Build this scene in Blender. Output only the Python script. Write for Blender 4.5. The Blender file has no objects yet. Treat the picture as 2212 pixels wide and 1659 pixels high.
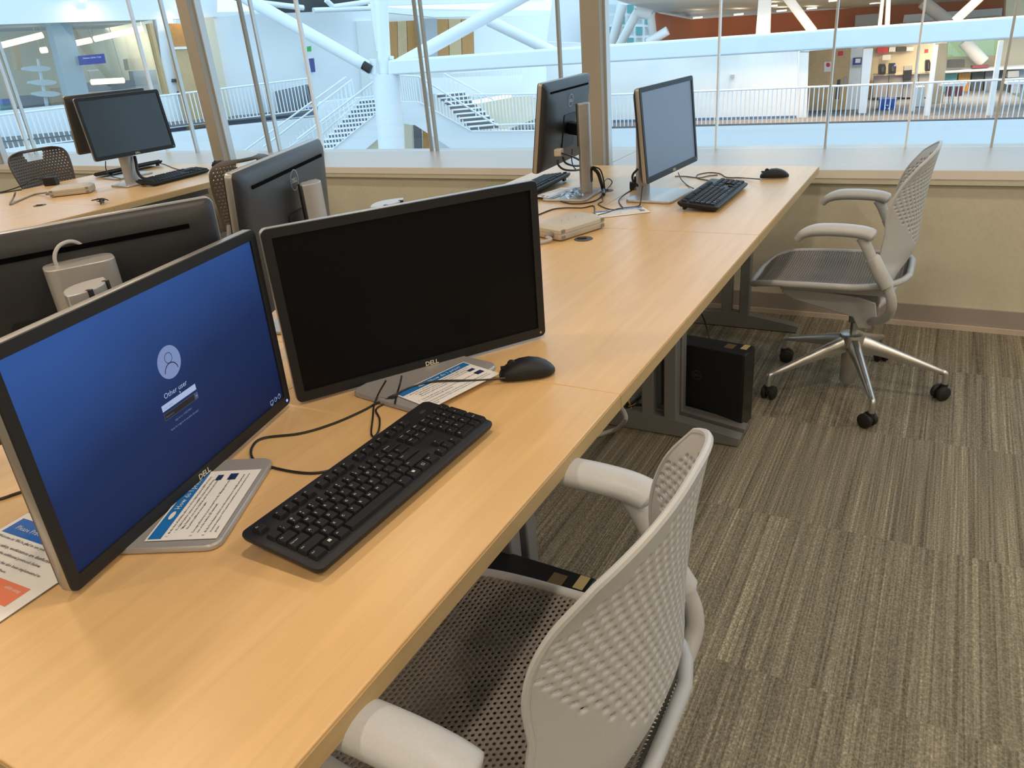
import bpy, bmesh, math, random
from mathutils import Vector, Matrix
random.seed(7)
R = math.radians
scene = bpy.context.scene
COL = scene.collection
# ------------------------------------------------------------------ camera
W, H, F = 2212, 1659, 1624.05
YAW, PITCH, ROLL = R(-30.7457), R(24.9632), R(-5.1349)
CAM = Vector((0.4758, -3.5676, 1.367))
_f = Vector((math.sin(YAW)*math.cos(PITCH), math.cos(YAW)*math.cos(PITCH), -math.sin(PITCH)))
_r0 = Vector((math.cos(YAW), -math.sin(YAW), 0)); _u0 = _r0.cross(_f)
_r = _r0*math.cos(ROLL) + _u0*math.sin(ROLL); _u = -_r0*math.sin(ROLL) + _u0*math.cos(ROLL)
cd = bpy.data.cameras.new('camera'); cam = bpy.data.objects.new('camera', cd); COL.objects.link(cam)
cd.sensor_width = 36; cd.sensor_fit = 'HORIZONTAL'; cd.lens = F/W*36; cd.clip_start = .02; cd.clip_end = 300
cam.matrix_world = Matrix(((_r.x, _u.x, -_f.x, CAM.x), (_r.y, _u.y, -_f.y, CAM.y), (_r.z, _u.z, -_f.z, CAM.z), (0, 0, 0, 1)))
scene.camera = cam
# ------------------------------------------------------------------ light and exposure
scene.view_settings.view_transform = 'Standard'; scene.view_settings.look = 'None'
scene.view_settings.gamma = 1; scene.view_settings.use_curve_mapping = False
scene.view_settings.exposure = 0.0
scene.cycles.max_bounces = 8; scene.cycles.transparent_max_bounces = 16
scene.cycles.sample_clamp_indirect = 6
SKY = (0.54, 0.79, 1.0); SKY_S = 1.95
LAMP = (1.0, 0.83, 0.66); LAMP_W = 13.0
wd = bpy.data.worlds.new('sky'); scene.world = wd; wd.use_nodes = True
bg = wd.node_tree.nodes['Background']; bg.inputs[0].default_value = (*SKY, 1); bg.inputs[1].default_value = SKY_S
LAMPS = [(x, y) for x in (-7.5, -5.6, -3.7, -1.8, 0.1, 2.0, 3.9) for y in (-6.5, -4.6, -2.7, -0.8)]
ZC = 2.95
def lamp(name, loc, power, size=.20, color=LAMP, spread=175, rot=(0, 0, 0)):
    l = bpy.data.lights.new(name, 'AREA'); l.shape = 'DISK'; l.size = size; l.energy = power; l.color = color; l.spread = R(spread)
    o = bpy.data.objects.new(name, l); o.location = loc; o.rotation_euler = rot; COL.objects.link(o); return o
for x, y in LAMPS: lamp('ceiling_lamp', (x, y, ZC-.012), LAMP_W*(.55 if y > -1 and -2.5 < x < 1 else 1.3 if x > 1 else 1.))

# ------------------------------------------------------------------ pixel helpers: a viewing ray met with a real plane
def ray(x, y): return _f + _r*((x-W/2)/F) - _u*((y-H/2)/F)
def hit(x, y, axis, val):
    d = ray(x, y); return CAM + d*((val-CAM[axis])/d[axis])
ZD = .735
def D(x, y, z=ZD): return hit(x, y, 2, z)
def at(x, y, d): return CAM + ray(x, y)*d

# ------------------------------------------------------------------ materials
MATS = {}
def mat(name, color, rough=.5, metal=0., emit=None, estr=1., trans=0., spec=.5, alpha=1.):
    m = bpy.data.materials.new(name); m.use_nodes = True; b = m.node_tree.nodes['Principled BSDF']
    b.inputs['Base Color'].default_value = (*color, 1); b.inputs['Roughness'].default_value = rough; b.inputs['Metallic'].default_value = metal
    b.inputs['Specular IOR Level'].default_value = spec
    if emit: b.inputs['Emission Color'].default_value = (*emit, 1); b.inputs['Emission Strength'].default_value = estr
    MATS[name] = m; return m
def nodes(m): return m.node_tree.nodes, m.node_tree.links, m.node_tree.nodes['Principled BSDF']
def speckle(m, scale=400, amt=.08, bump=0., bscale=None, coord='Object'):
    n, l, b = nodes(m); c = b.inputs['Base Color'].default_value[:]
    tc = n.new('ShaderNodeTexCoord'); no = n.new('ShaderNodeTexNoise'); no.inputs['Scale'].default_value = scale; no.inputs['Detail'].default_value = 3
    l.new(tc.outputs[coord], no.inputs['Vector'])
    r = n.new('ShaderNodeMapRange'); r.inputs[1].default_value = .3; r.inputs[2].default_value = .7; r.inputs[3].default_value = 1-amt; r.inputs[4].default_value = 1+amt
    l.new(no.outputs['Fac'], r.inputs[0])
    mx = n.new('ShaderNodeMix'); mx.data_type = 'RGBA'; mx.blend_type = 'MULTIPLY'; mx.inputs[0].default_value = 1; mx.inputs[6].default_value = c
    cb = n.new('ShaderNodeCombineColor'); [l.new(r.outputs[0], cb.inputs[i]) for i in range(3)]
    l.new(cb.outputs[0], mx.inputs[7]); l.new(mx.outputs[2], b.inputs['Base Color'])
    if bump:
        bp = n.new('ShaderNodeBump'); bp.inputs['Strength'].default_value = bump; bp.inputs['Distance'].default_value = .002
        if bscale:
            n2 = n.new('ShaderNodeTexNoise'); n2.inputs['Scale'].default_value = bscale; l.new(tc.outputs[coord], n2.inputs['Vector']); l.new(n2.outputs['Fac'], bp.inputs['Height'])
        else: l.new(no.outputs['Fac'], bp.inputs['Height'])
        l.new(bp.outputs[0], b.inputs['Normal'])
    return m
def wood(name, c1, c2, rough=.42, sx=38, sy=2.2, spec=.45):
    m = mat(name, c1, rough, spec=spec); n, l, b = nodes(m)
    g = n.new('ShaderNodeNewGeometry'); mp = n.new('ShaderNodeMapping'); mp.inputs['Scale'].default_value = (sx, sy, sx)
    l.new(g.outputs['Position'], mp.inputs['Vector'])
    no = n.new('ShaderNodeTexNoise'); no.inputs['Scale'].default_value = 1.; no.inputs['Detail'].default_value = 5; no.inputs['Roughness'].default_value = .6; no.inputs['Distortion'].default_value = .4
    l.new(mp.outputs[0], no.inputs['Vector'])
    n2 = n.new('ShaderNodeTexNoise'); n2.inputs['Scale'].default_value = 3.2; n2.inputs['Detail'].default_value = 2; l.new(g.outputs['Position'], n2.inputs['Vector'])
    ad = n.new('ShaderNodeMath'); ad.operation = 'MULTIPLY_ADD'; ad.inputs[1].default_value = .35; l.new(n2.outputs['Fac'], ad.inputs[0]); l.new(no.outputs['Fac'], ad.inputs[2])
    r = n.new('ShaderNodeValToRGB'); e = r.color_ramp.elements; e[0].position = .42; e[0].color = (*c2, 1); e[1].position = .86; e[1].color = (*c1, 1)
    l.new(ad.outputs[0], r.inputs[0]); l.new(r.outputs[0], b.inputs['Base Color']); return m
def carpet():
    m = mat('carpet', (.2, .17, .12), 1., spec=.05); n, l, b = nodes(m)
    g = n.new('ShaderNodeNewGeometry'); sp = n.new('ShaderNodeSeparateXYZ'); l.new(g.outputs['Position'], sp.inputs[0])
    def math_(op, a, b_=None, c=None):
        q = n.new('ShaderNodeMath'); q.operation = op
        for i, v in enumerate((a, b_, c)):
            if v is None: continue
            if isinstance(v, (int, float)): q.inputs[i].default_value = v
            else: l.new(v, q.inputs[i])
        return q.outputs[0]
    row = math_('FLOOR', math_('DIVIDE', math_('ADD', sp.outputs[1], 1.605), .62))
    colx = math_('FLOOR', math_('DIVIDE', math_('MULTIPLY_ADD', row, .31, sp.outputs[0]), .62))
    seed = math_('MULTIPLY_ADD', row, 7.31, math_('MULTIPLY', colx, 0.0))
    def noise1(scale, stretch, det=2, rgh=.5):
        cv = n.new('ShaderNodeCombineXYZ'); l.new(math_('MULTIPLY', sp.outputs[0], scale), cv.inputs[0]); l.new(math_('MULTIPLY', sp.outputs[1], stretch), cv.inputs[1]); l.new(seed, cv.inputs[2])
        t = n.new('ShaderNodeTexNoise'); t.inputs['Scale'].default_value = 1; t.inputs['Detail'].default_value = det; t.inputs['Roughness'].default_value = rgh; l.new(cv.outputs[0], t.inputs['Vector']); return t.outputs['Fac']
    broad = noise1(34, .12, 3)           # stripe bands
    fine = noise1(175, 1.6, 2)           # yarn lines
    wig = noise1(190, 170, 1)            # loops
    def ramp(v, a, b_, lo=0., hi=1.):
        q = n.new('ShaderNodeMapRange'); q.inputs[1].default_value = a; q.inputs[2].default_value = b_; q.inputs[3].default_value = lo; q.inputs[4].default_value = hi; l.new(v, q.inputs[0]); return q.outputs[0]
    base = math_('ADD', math_('MULTIPLY', ramp(broad, .32, .68, -.5, .5), .62), math_('MULTIPLY', ramp(fine, .3, .7, -.5, .5), .9))
    base = math_('ADD', base, math_('MULTIPLY', ramp(wig, .3, .7, -.5, .5), .75))
    rp = n.new('ShaderNodeValToRGB'); e = rp.color_ramp.elements
    e[0].position = .0; e[0].color = (.085, .078, .058, 1); e[1].position = 1.; e[1].color = (.52, .47, .335, 1)
    k = e.new(.45); k.color = (.205, .186, .138, 1); k = e.new(.72); k.color = (.295, .266, .197, 1)
    l.new(math_('MULTIPLY_ADD', base, .52, .46), rp.inputs[0]); l.new(rp.outputs[0], b.inputs['Base Color'])
    bp = n.new('ShaderNodeBump'); bp.inputs['Strength'].default_value = .5; bp.inputs['Distance'].default_value = .004
    l.new(base, bp.inputs['Height']); l.new(bp.outputs[0], b.inputs['Normal']); return m
def glass(name, tint=(1, 1, 1), refl=.06, rough=0.):
    m = bpy.data.materials.new(name); m.use_nodes = True; n, l = m.node_tree.nodes, m.node_tree.links; n.clear()
    o = n.new('ShaderNodeOutputMaterial'); t = n.new('ShaderNodeBsdfTransparent'); t.inputs[0].default_value = (*tint, 1)
    g = n.new('ShaderNodeBsdfGlossy'); g.inputs['Roughness'].default_value = rough
    fr = n.new('ShaderNodeLayerWeight'); fr.inputs['Blend'].default_value = .5          # 'Facing' is the same from both sides
    pw = n.new('ShaderNodeMath'); pw.operation = 'POWER'; pw.inputs[1].default_value = 5; l.new(fr.outputs['Facing'], pw.inputs[0])
    mu = n.new('ShaderNodeMath'); mu.operation = 'MULTIPLY_ADD'; mu.inputs[1].default_value = .6; mu.inputs[2].default_value = refl*.7; l.new(pw.outputs[0], mu.inputs[0])
    mx = n.new('ShaderNodeMixShader'); l.new(mu.outputs[0], mx.inputs[0]); l.new(t.outputs[0], mx.inputs[1]); l.new(g.outputs[0], mx.inputs[2]); l.new(mx.outputs[0], o.inputs[0])
    MATS[name] = m; return m
def screen_on():
    m = mat('login_screen', (.004, .005, .01), .45, spec=.1); n, l, b = nodes(m)
    tc = n.new('ShaderNodeTexCoord'); sp = n.new('ShaderNodeSeparateXYZ'); l.new(tc.outputs['Object'], sp.inputs[0])
    no = n.new('ShaderNodeTexNoise'); no.inputs['Scale'].default_value = 5; l.new(tc.outputs['Object'], no.inputs['Vector'])
    a = n.new('ShaderNodeMath'); a.operation = 'MULTIPLY_ADD'; a.inputs[1].default_value = 2.6; a.inputs[2].default_value = .42; l.new(sp.outputs[1], a.inputs[0])
    c = n.new('ShaderNodeMath'); c.operation = 'MULTIPLY_ADD'; c.inputs[1].default_value = -.45; l.new(sp.outputs[0], c.inputs[0]); l.new(a.outputs[0], c.inputs[2])
    d = n.new('ShaderNodeMath'); d.operation = 'MULTIPLY_ADD'; d.inputs[1].default_value = .22; l.new(no.outputs['Fac'], d.inputs[0]); l.new(c.outputs[0], d.inputs[2])
    r = n.new('ShaderNodeValToRGB'); e = r.color_ramp.elements; e[0].position = .05; e[0].color = (.004, .010, .042, 1); e[1].position = 1; e[1].color = (.028, .085, .29, 1)
    k = e.new(.5); k.color = (.010, .024, .090, 1)
    l.new(d.outputs[0], r.inputs[0]); l.new(r.outputs[0], b.inputs['Emission Color']); b.inputs['Emission Strength'].default_value = 1.0; return m

wood('maple', (.70, .455, .205), (.60, .38, .165), .34, spec=.5)
wood('maple_edge', (.52, .37, .18), (.46, .32, .15), .5)
wood('ledge_wood', (.47, .405, .335), (.43, .37, .30), .36, sx=2.2, sy=38)
wood('ledge_nosing', (.84, .79, .71), (.78, .73, .65), .4, sx=2.2, sy=38)
wood('door_wood', (.60, .42, .22), (.52, .35, .17), .5, sx=14, sy=14)
wood('orange_wood', (.50, .25, .07), (.42, .19, .045), .5, sx=10, sy=10)
carpet()
speckle(mat('wall_paint', (.62, .585, .46), .8, spec=.2), 60, .03)
speckle(mat('taupe_base', (.34, .30, .265), .7), 200, .05)
speckle(mat('base_strip', (.55, .47, .39), .6), 200, .04)
mat('post_paint', (.37, .335, .28), .6)
mat('post_strip', (.55, .56, .55), .35, .4)
mat('ceiling_paint', (.78, .76, .72), .9)
speckle(mat('black_plastic', (.011, .0115, .013), .5, spec=.35), 900, .2, .15, 1400)
speckle(mat('back_plastic', (.023, .024, .026), .42, spec=.45), 900, .15, .1, 1400)
mat('slot_black', (.002, .002, .002), .9, spec=.05)
mat('black_gloss', (.006, .006, .007), .22)
speckle(mat('bezel_black', (.013, .0135, .0145), .5, spec=.35), 900, .15, .1, 1600)
mat('key_black', (.0085, .009, .0105), .55, spec=.25)
mat('screen_off', (.004, .004, .005), .45, spec=.12)
mat('screen_grey', (.012, .013, .015), .22, spec=.7)
mat('screen_pale', (.02, .02, .02), .4, emit=(.088, .125, .18), estr=1.0)
mat('silver', (.40, .385, .36), .38, .75)
speckle(mat('silver_paint', (.42, .405, .385), .36, .35), 1200, .06)
mat('steel_grey', (.20, .20, .20), .42, .5)
mat('leg_grey', (.25, .25, .25), .45, .45)
mat('chrome_dark', (.45, .44, .42), .22, .9)
mat('aluminium', (.58, .57, .55), .30, .85)
mat('white_print', (.75, .75, .72), .5)
mat('cream_print', (.72, .66, .48), .5)
mat('key_print', (.62, .62, .60), .5)
mat('ink', (.02, .02, .022), .7)
mat('paper', (.80, .78, .74), .55)
mat('header_blue', (.012, .16, .46), .45)
mat('sheet_blue', (.008, .12, .50), .45)
mat('navy', (.012, .03, .10), .5)
mat('coral', (.78, .20, .09), .5)
speckle(mat('chair_plastic', (.45, .46, .46), .42, spec=.4), 300, .03)
speckle(mat('chair_brown', (.105, .08, .058), .5), 300, .05)
speckle(mat('seat_mesh', (.22, .195, .165), .65), 900, .12)
mat('seat_mesh_pale', (.27, .235, .205), .7)
mat('rubber', (.012, .012, .012), .6)
mat('beige_plastic', (.50, .46, .38), .5)
mat('beige_dark', (.22, .20, .17), .6)
mat('grommet_brown', (.085, .06, .038), .6)
mat('cable_black', (.012, .011, .011), .45)
mat('cable_grey', (.42, .41, .38), .5)
mat('cable_yellow', (.55, .38, .08), .5)
mat('label_yellow', (.62, .48, .20), .6)
mat('brown_label', (.16, .11, .05), .6)
glass('pane_glass', (.97, .985, .99), .05)
glass('room_glass', (.93, .96, .96), .07)
glass('clear_plastic', (.93, .93, .92), .30, .08)
screen_on()
def flat_emit(name, c, s=1.):
    return mat(name, (0, 0, 0), .5, emit=c, estr=s)
flat_emit('ui_white', (.33, .42, .62)); flat_emit('ui_field', (.36, .43, .66)); flat_emit('ui_dark', (.008, .008, .014)); flat_emit('ui_avatar', (.17, .24, .45)); flat_emit('ui_button', (.04, .065, .16)); flat_emit('ui_line', (.10, .12, .17)); flat_emit('ui_text', (.16, .21, .33))
mat('avatar_ink', (.0, .0, .0), .5, emit=(.006, .006, .02), estr=1)
flat_emit('led_blue', (.25, .35, 1.0), 1.5)
# atrium
mat('atrium_white', (.84, .85, .85), .6)
mat('atrium_wall', (.80, .80, .77), .8)
mat('steel_white', (.84, .85, .86), .35)
mat('base_blue', (.13, .19, .31), .7)
speckle(mat('walk_carpet', (.15, .15, .155), .95), 8, .1)
mat('concrete', (.42, .43, .44), .8)
mat('tread', (.14, .14, .15), .9)
mat('orange_wall', (.50, .115, .035), .75)
mat('soffit', (.86, .82, .77), .9)
mat('cream_wall', (.66, .56, .40), .8)
mat('room_wall', (.72, .64, .46), .8)
mat('dark_ceiling', (.05, .055, .06), .9)
mat('louver', (.20, .22, .25), .7)
mat('sign_blue', (.045, .06, .26), .5)
mat('sign_green', (.02, .45, .06), .5)
mat('sign_red', (.60, .035, .06), .5)
mat('bin_blue', (.012, .085, .42), .5)
mat('coffee_black', (.02, .02, .025), .35)
mat('cabinet_grey', (.38, .36, .36), .6)
mat('counter', (.72, .62, .45), .5)
mat('dark_grey', (.06, .065, .07), .6)
mat('teal', (.10, .36, .36), .6)
mat('maroon', (.24, .05, .07), .6)
mat('grass', (.50, .55, .25), .9)
flat_emit('strip_light', (1.0, .80, .48), 2.6); flat_emit('down_light', (1., .86, .60), 3.0)
# ------------------------------------------------------------------ mesh helpers
class MB:
    def __init__(s): s.v = []; s.f = []
    def add(s, vs, fs):
        o = len(s.v); s.v += [Vector(p) for p in vs]; s.f += [tuple(i+o for i in q) for q in fs]; return s
    def box(s, c, d, rz=0., M=None):
        x, y, z = [k/2 for k in d]; ca, sa = math.cos(rz), math.sin(rz); vs = []
        for dz in (-z, z):
            for dx, dy in ((-x, -y), (x, -y), (x, y), (-x, y)):
                p = Vector((c[0]+dx*ca-dy*sa, c[1]+dx*sa+dy*ca, c[2]+dz)); vs.append(M @ p if M else p)
        return s.add(vs, [(3, 2, 1, 0), (4, 5, 6, 7), (0, 1, 5, 4), (1, 2, 6, 5), (2, 3, 7, 6), (3, 0, 4, 7)])
    def loft(s, loops, cap0=True, cap1=True, closed=True):
        n = len(loops[0]); vs = [p for L in loops for p in L]; fs = []
        for k in range(len(loops)-1):
            for i in range(n if closed else n-1):
                j = (i+1) % n; fs.append((k*n+i, k*n+j, (k+1)*n+j, (k+1)*n+i))
        if cap0: fs.append(tuple(reversed(range(n))))
        if cap1: fs.append(tuple((len(loops)-1)*n+i for i in range(n)))
        return s.add(vs, fs)
    def prism(s, poly, d):                       # polygon of 3-d points swept along the vector d
        return s.loft([poly, [Vector(p)+Vector(d) for p in poly]])
    def tube(s, pts, r, n=8, cap=True, r1=None, flat=1.):
        pts = [Vector(p) for p in pts]; loops = []; up = Vector((0, 0, 1)); prev = None
        for i, p in enumerate(pts):
            t = (pts[min(i+1, len(pts)-1)]-pts[max(i-1, 0)]).normalized()
            a = prev - t*prev.dot(t) if prev else (t.cross(up) if abs(t.z) < .95 else t.cross(Vector((1, 0, 0))))
            a.normalize(); prev = a; b = t.cross(a)
            rr = r if r1 is None else r+(r1-r)*i/(len(pts)-1)
            if isinstance(r, (list, tuple)): rr = r[i]
            loops.append([p+a*rr*math.cos(2*math.pi*k/n)+b*rr*flat*math.sin(2*math.pi*k/n) for k in range(n)])
        return s.loft(loops, cap, cap)
    def lathe(s, prof, c=(0, 0, 0), n=20):
        c = Vector(c); return s.loft([[c+Vector((r*math.cos(2*math.pi*k/n), r*math.sin(2*math.pi*k/n), z)) for k in range(n)] for r, z in prof])
    def text(s, st, o, ux, uy, size, align='L', lift=None):
        o, ux, uy = Vector(o), Vector(ux).normalized(), Vector(uy).normalized(); v, f, w = TXT[st]
        dx = 0 if align == 'L' else (-w/2 if align == 'C' else -w)
        return s.add([o+ux*((p[0]+dx)*size)+uy*(p[1]*size) for p in v], f)
    def mesh(s, name):
        m = bpy.data.meshes.new(name); m.from_pydata([tuple(p) for p in s.v], [], s.f); m.update(); return m
    def build(s, name, ma, parent=None, smooth=False, bevel=0., M=None, seg=2, centre=False):
        off = Vector((0, 0, 0))
        if centre and s.v:
            lo = [min(p[i] for p in s.v) for i in range(3)]; hi = [max(p[i] for p in s.v) for i in range(3)]
            off = Vector(((lo[0]+hi[0])/2, (lo[1]+hi[1])/2, lo[2])); s.v = [p-off for p in s.v]
        m = s.mesh(name); m.materials.append(MATS[ma])
        o = bpy.data.objects.new(name, m); COL.objects.link(o); o.location = off
        if parent is not None: o.parent = parent
        if M is not None: o.matrix_basis = M
        if smooth:
            m.polygons.foreach_set('use_smooth', [True]*len(m.polygons)); m.set_sharp_from_angle(angle=R(42))
        if bevel:
            b = o.modifiers.new('bevel', 'BEVEL'); b.width = bevel; b.segments = seg; b.limit_method = 'ANGLE'; b.angle_limit = R(40)
            b.harden_normals = False
            if not smooth: m.polygons.foreach_set('use_smooth', [True]*len(m.polygons)); m.set_sharp_from_angle(angle=R(30))
        return o
def tag(o, label, cat, group=None, kind=None):
    if label: o['label'] = label
    if cat: o['category'] = cat
    if group: o['group'] = group
    if kind: o['kind'] = kind
    return o
def struct(o, label=None):
    o['kind'] = 'structure'
    if label: o['label'] = label
    return o
def thing(name, label, cat, loc=(0, 0, 0), rz=0., group=None):
    e = bpy.data.objects.new(name, None); COL.objects.link(e); e.location = loc; e.rotation_euler = (0, 0, rz); e.empty_display_size = .05
    return tag(e, label, cat, group)
def link_mesh(name, me, parent, loc=(0, 0, 0), rz=0., scale=(1, 1, 1)):
    o = bpy.data.objects.new(name, me); COL.objects.link(o); o.parent = parent; o.location = loc; o.rotation_euler = (0, 0, rz); o.scale = scale; return o
def rrect(w, h, r, n=5, z=0., cx=0., cy=0.):
    out = []
    for k, (sx, sy) in enumerate(((1, 1), (-1, 1), (-1, -1), (1, -1))):
        for i in range(n):
            a = math.pi/2*(k+i/(n-1)); out.append(Vector((cx+sx*(w/2-r)+r*math.cos(a), cy+sy*(h/2-r)+r*math.sin(a), z)))
    return out
def ellipse(w, h, n=28, z=0., cx=0., cy=0.): return [Vector((cx+w/2*math.cos(2*math.pi*k/n), cy+h/2*math.sin(2*math.pi*k/n), z)) for k in range(n)]
def spline(pts, n=8):                           # Catmull-Rom through the points
    P = [Vector(p) for p in pts]; P = [P[0]*2-P[1]] + P + [P[-1]*2-P[-2]]; out = []
    for i in range(1, len(P)-2):
        a, b, c, d = P[i-1:i+3]
        for k in range(n):
            t = k/n; out.append(.5*((2*b)+(c-a)*t+(2*a-5*b+4*c-d)*t*t+(3*b-a-3*c+d)*t**3))
    return out + [P[-2]]
def ring(mb, outer, inner):                      # flat ring between two loops of equal length
    n = len(outer); return mb.add(list(outer)+list(inner), [(i, (i+1) % n, n+(i+1) % n, n+i) for i in range(n)])
# ------------------------------------------------------------------ lettering, all made once before the scene fills up
CARD = ['1.   At the time of printing, select one of the Gabriel printers (BW or Color).', '\u2022   If a Gabriel printer option is not available, please double-click the', '"Map Printers" icon on the desktop, wait 30 seconds and check', 'the printer pulldown menu again.', '2.   You may add money to your account from the "Manage bathroom funds"', 'icon on the desktop ($5 minimum).', '3.   At the Print Release Station, use the touchscreen to identify and print your', 'documents using your OHSU network credentials and retrieve your prints from the', 'printer.']
SHEET = ["Welcome in! We're glad to see you.", 'For your safety, workstations are disinfected daily', 'Please also see the additional protocols below.', 'A new sanitizing process has also been implemented to', 'limit the risk of illness.']
KEYS1 = list('QWERTYUIOPASDFGHJKLZXCVBNM1234567890') + ['Esc', 'Tab', 'Caps Lock', 'Shift', 'Ctrl', 'Alt', 'Enter', 'Backspace', 'Home', 'End', 'PgUp', 'PgDn', 'Insert', 'Delete', '[', ']', ';', "'", ',', '.', '/', '-', '=', '\\', '`', '+', '*', 'Num', 'Prt', 'Scr', 'Pse', '!', '@', '#', '$', '%', '^', '&', '(', ')', '<', '>', '?', ':'] + ['F%d' % i for i in range(1, 13)]
STR = set(KEYS1 + CARD + SHEET + ['DELL', 'Other user', 'Sign in to: OHSUM01', 'How do I sign in to another domain?', 'Password', 'User name', 'How do I print?', 'Please Practice', 'while using', 'Please wear a mask', 'Printers, Labels, Copy', '7 Rack Rooms', 'Collaborative', 'Life Sciences', '\u2192'])
TXT = {}
def make_text():
    obs = []
    for s_ in sorted(STR):
        c = bpy.data.curves.new('t', 'FONT'); c.body = s_; c.size = 1.; c.resolution_u = 2 if len(s_) < 12 else 1; c.offset = .022 if s_ == 'DELL' else .006 if len(s_) > 20 else 0.
        o = bpy.data.objects.new('t', c); COL.objects.link(o); obs.append((s_, o, c))
    dg = bpy.context.evaluated_depsgraph_get(); dg.update()
    for s_, o, c in obs:
        m = o.evaluated_get(dg).to_mesh(); v = [tuple(p.co) for p in m.vertices]; f = [tuple(p.vertices) for p in m.polygons]
        w = max([p[0] for p in v], default=0); TXT[s_] = (v, f, w); o.evaluated_get(dg).to_mesh_clear()
    for s_, o, c in obs: bpy.data.objects.remove(o); bpy.data.curves.remove(c)
make_text()
# ------------------------------------------------------------------ the room
YG, YL, YW, ZL = .71, .105, .128, .70            # glass plane, ledge front, wall face, ledge top
XA, XB, YB = -13., 5.5, -7.5
m = MB(); m.add([(XA, YB, 0), (XB, YB, 0), (XB, YW, 0), (XA, YW, 0)], [(0, 1, 2, 3)])
m.box(((XA+XB)/2, (YB+YW)/2, -.15), (XB-XA, YW-YB, .29)); struct(m.build('floor', 'carpet'))
m = MB(); m.box(((XA+XB)/2, YW+.09, .335), (XB-XA, .18, .67)); struct(m.build('wall_window', 'wall_paint'))
m = MB(); m.box(((XA+XB)/2, YW-.006, .062), (XB-XA, .012, .08)); bw = struct(m.build('baseboard_window', 'taupe_base'))
m = MB(); m.box(((XA+XB)/2, YW-.010, .0115), (XB-XA, .020, .023)); m.build('base_strip', 'base_strip', bw)
lb = MB(); lb.box(((XA-1.074)/2-.001, (YL+YG+.1)/2, ZL-.018), (-1.074-XA-.002, YG+.1-YL, .036)); sill = struct(lb.build('trim_1', 'ledge_wood', bevel=.002), 'pale wooden window ledge above the beige wall')
lb = MB(); lb.box(((XB-1.074)/2+.001, (YL+YG+.1)/2, ZL-.018), (XB+1.074-.002, YG+.1-YL, .036)); lb.build('ledge_board', 'ledge_wood', sill, bevel=.002)
lb = MB(); lb.box(((XA+XB)/2, YL-.001, ZL-.0185), (XB-XA, .004, .035)); lb.build('nosing', 'ledge_nosing', sill)
lb = MB(); lb.box(((XA+XB)/2, (YW+YL)/2+.003, ZL-.048), (XB-XA, YW-YL+.006, .024)); lb.build('ledge_apron', 'wall_paint', sill)
lb = MB(); lb.box(((XA+XB)/2, YW+.32, ZL-.2), (XB-XA, .40, .33)); lb.build('ledge_core', 'wall_paint', sill)
for i, x in enumerate((-6.72, -3.915, -1.116, 1.69)):
    p = MB(); p.box((x, .19, (ZL+ZC)/2), (.10, .10, ZC-ZL)); po = struct(p.build('trim_%d' % (i+2), 'post_paint', bevel=.003), 'tan painted square post rising from the window ledge')
    p = MB(); p.box((x+.056, .215, (ZL+ZC)/2), (.012, .05, ZC-ZL)); p.build('metal_strip', 'post_strip', po)
XG = [-12.9, -9.2, -7.15, -5.17, -4.81, -4.005, -3.9, -3.48, -2.525, -2.48, -1.552, -.635, -.075, .295, .655, 1.7, 3.4, 5.4]
XP = [XG[0], -9.2, -7.15, -5.17, -4.005, -2.5, -1.552, -.635, .295, 1.7, 3.4, XG[-1]]
for i in range(len(XP)-1):                        # glass panes
    p = MB(); p.box(((XP[i]+XP[i+1])/2, YG, (ZL+ZC)/2), (XP[i+1]-XP[i]-.004, .012, ZC-ZL-.002)); struct(p.build('window_%d' % (i+1), 'pane_glass'), 'clear glass pane between the office and the atrium')
for i, (x, w, ma) in enumerate(((-9.2, .02, 'post_strip'), (-7.15, .022, 'steel_white'), (-7.05, .02, 'post_strip'), (-5.17, .016, 'steel_white'), (-4.81, .022, 'post_strip'), (-4.005, .022, 'post_paint'), (-3.9, .018, 'post_strip'), (-3.48, .02, 'steel_white'), (-2.525, .013, 'post_paint'), (-2.48, .013, 'post_paint'), (-1.552, .018, 'post_paint'), (-.635, .011, 'steel_white'), (-.075, .013, 'post_strip'), (.295, .011, 'steel_white'), (.655, .013, 'post_strip'), (1.7, .013, 'post_strip'))):
    p = MB(); p.box((x, YG, (ZL+ZC)/2), (w*.78, .03, ZC-ZL)); struct(p.build('trim_%d' % (i+10), ma), 'slim vertical line of the atrium window, one of its rods and modelled reflections')  # glazing rods; some bars stand for reflections of the glass joints
m = MB(); m.box(((XA+XB)/2, (YB+YG+.25)/2, ZC+.16), (XB-XA+.4, YG+.25-YB, .32)); cl = struct(m.build('ceiling', 'ceiling_paint'))
for x, y in LAMPS:
    q = MB(); q.lathe([(.065, ZC-.010), (.105, ZC-.010), (.105, ZC+.0), (.065, ZC+.0), (.065, ZC-.010)], (x, y, 0), 20); q.build('lamp_trim', 'ceiling_paint', cl)
m = MB(); m.box((XA-.1, (YB+YW)/2, ZC/2), (.2, YW-YB, ZC)); struct(m.build('wall_left', 'wall_paint'))
m = MB(); m.box((XB+.1, (YB+YW)/2, ZC/2), (.2, YW-YB, ZC)); struct(m.build('wall_right', 'wall_paint'))
m = MB(); m.box(((XA+XB)/2, YB-.1, ZC/2), (XB-XA+.4, .2, ZC)); struct(m.build('wall_back', 'wall_paint'))
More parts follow.
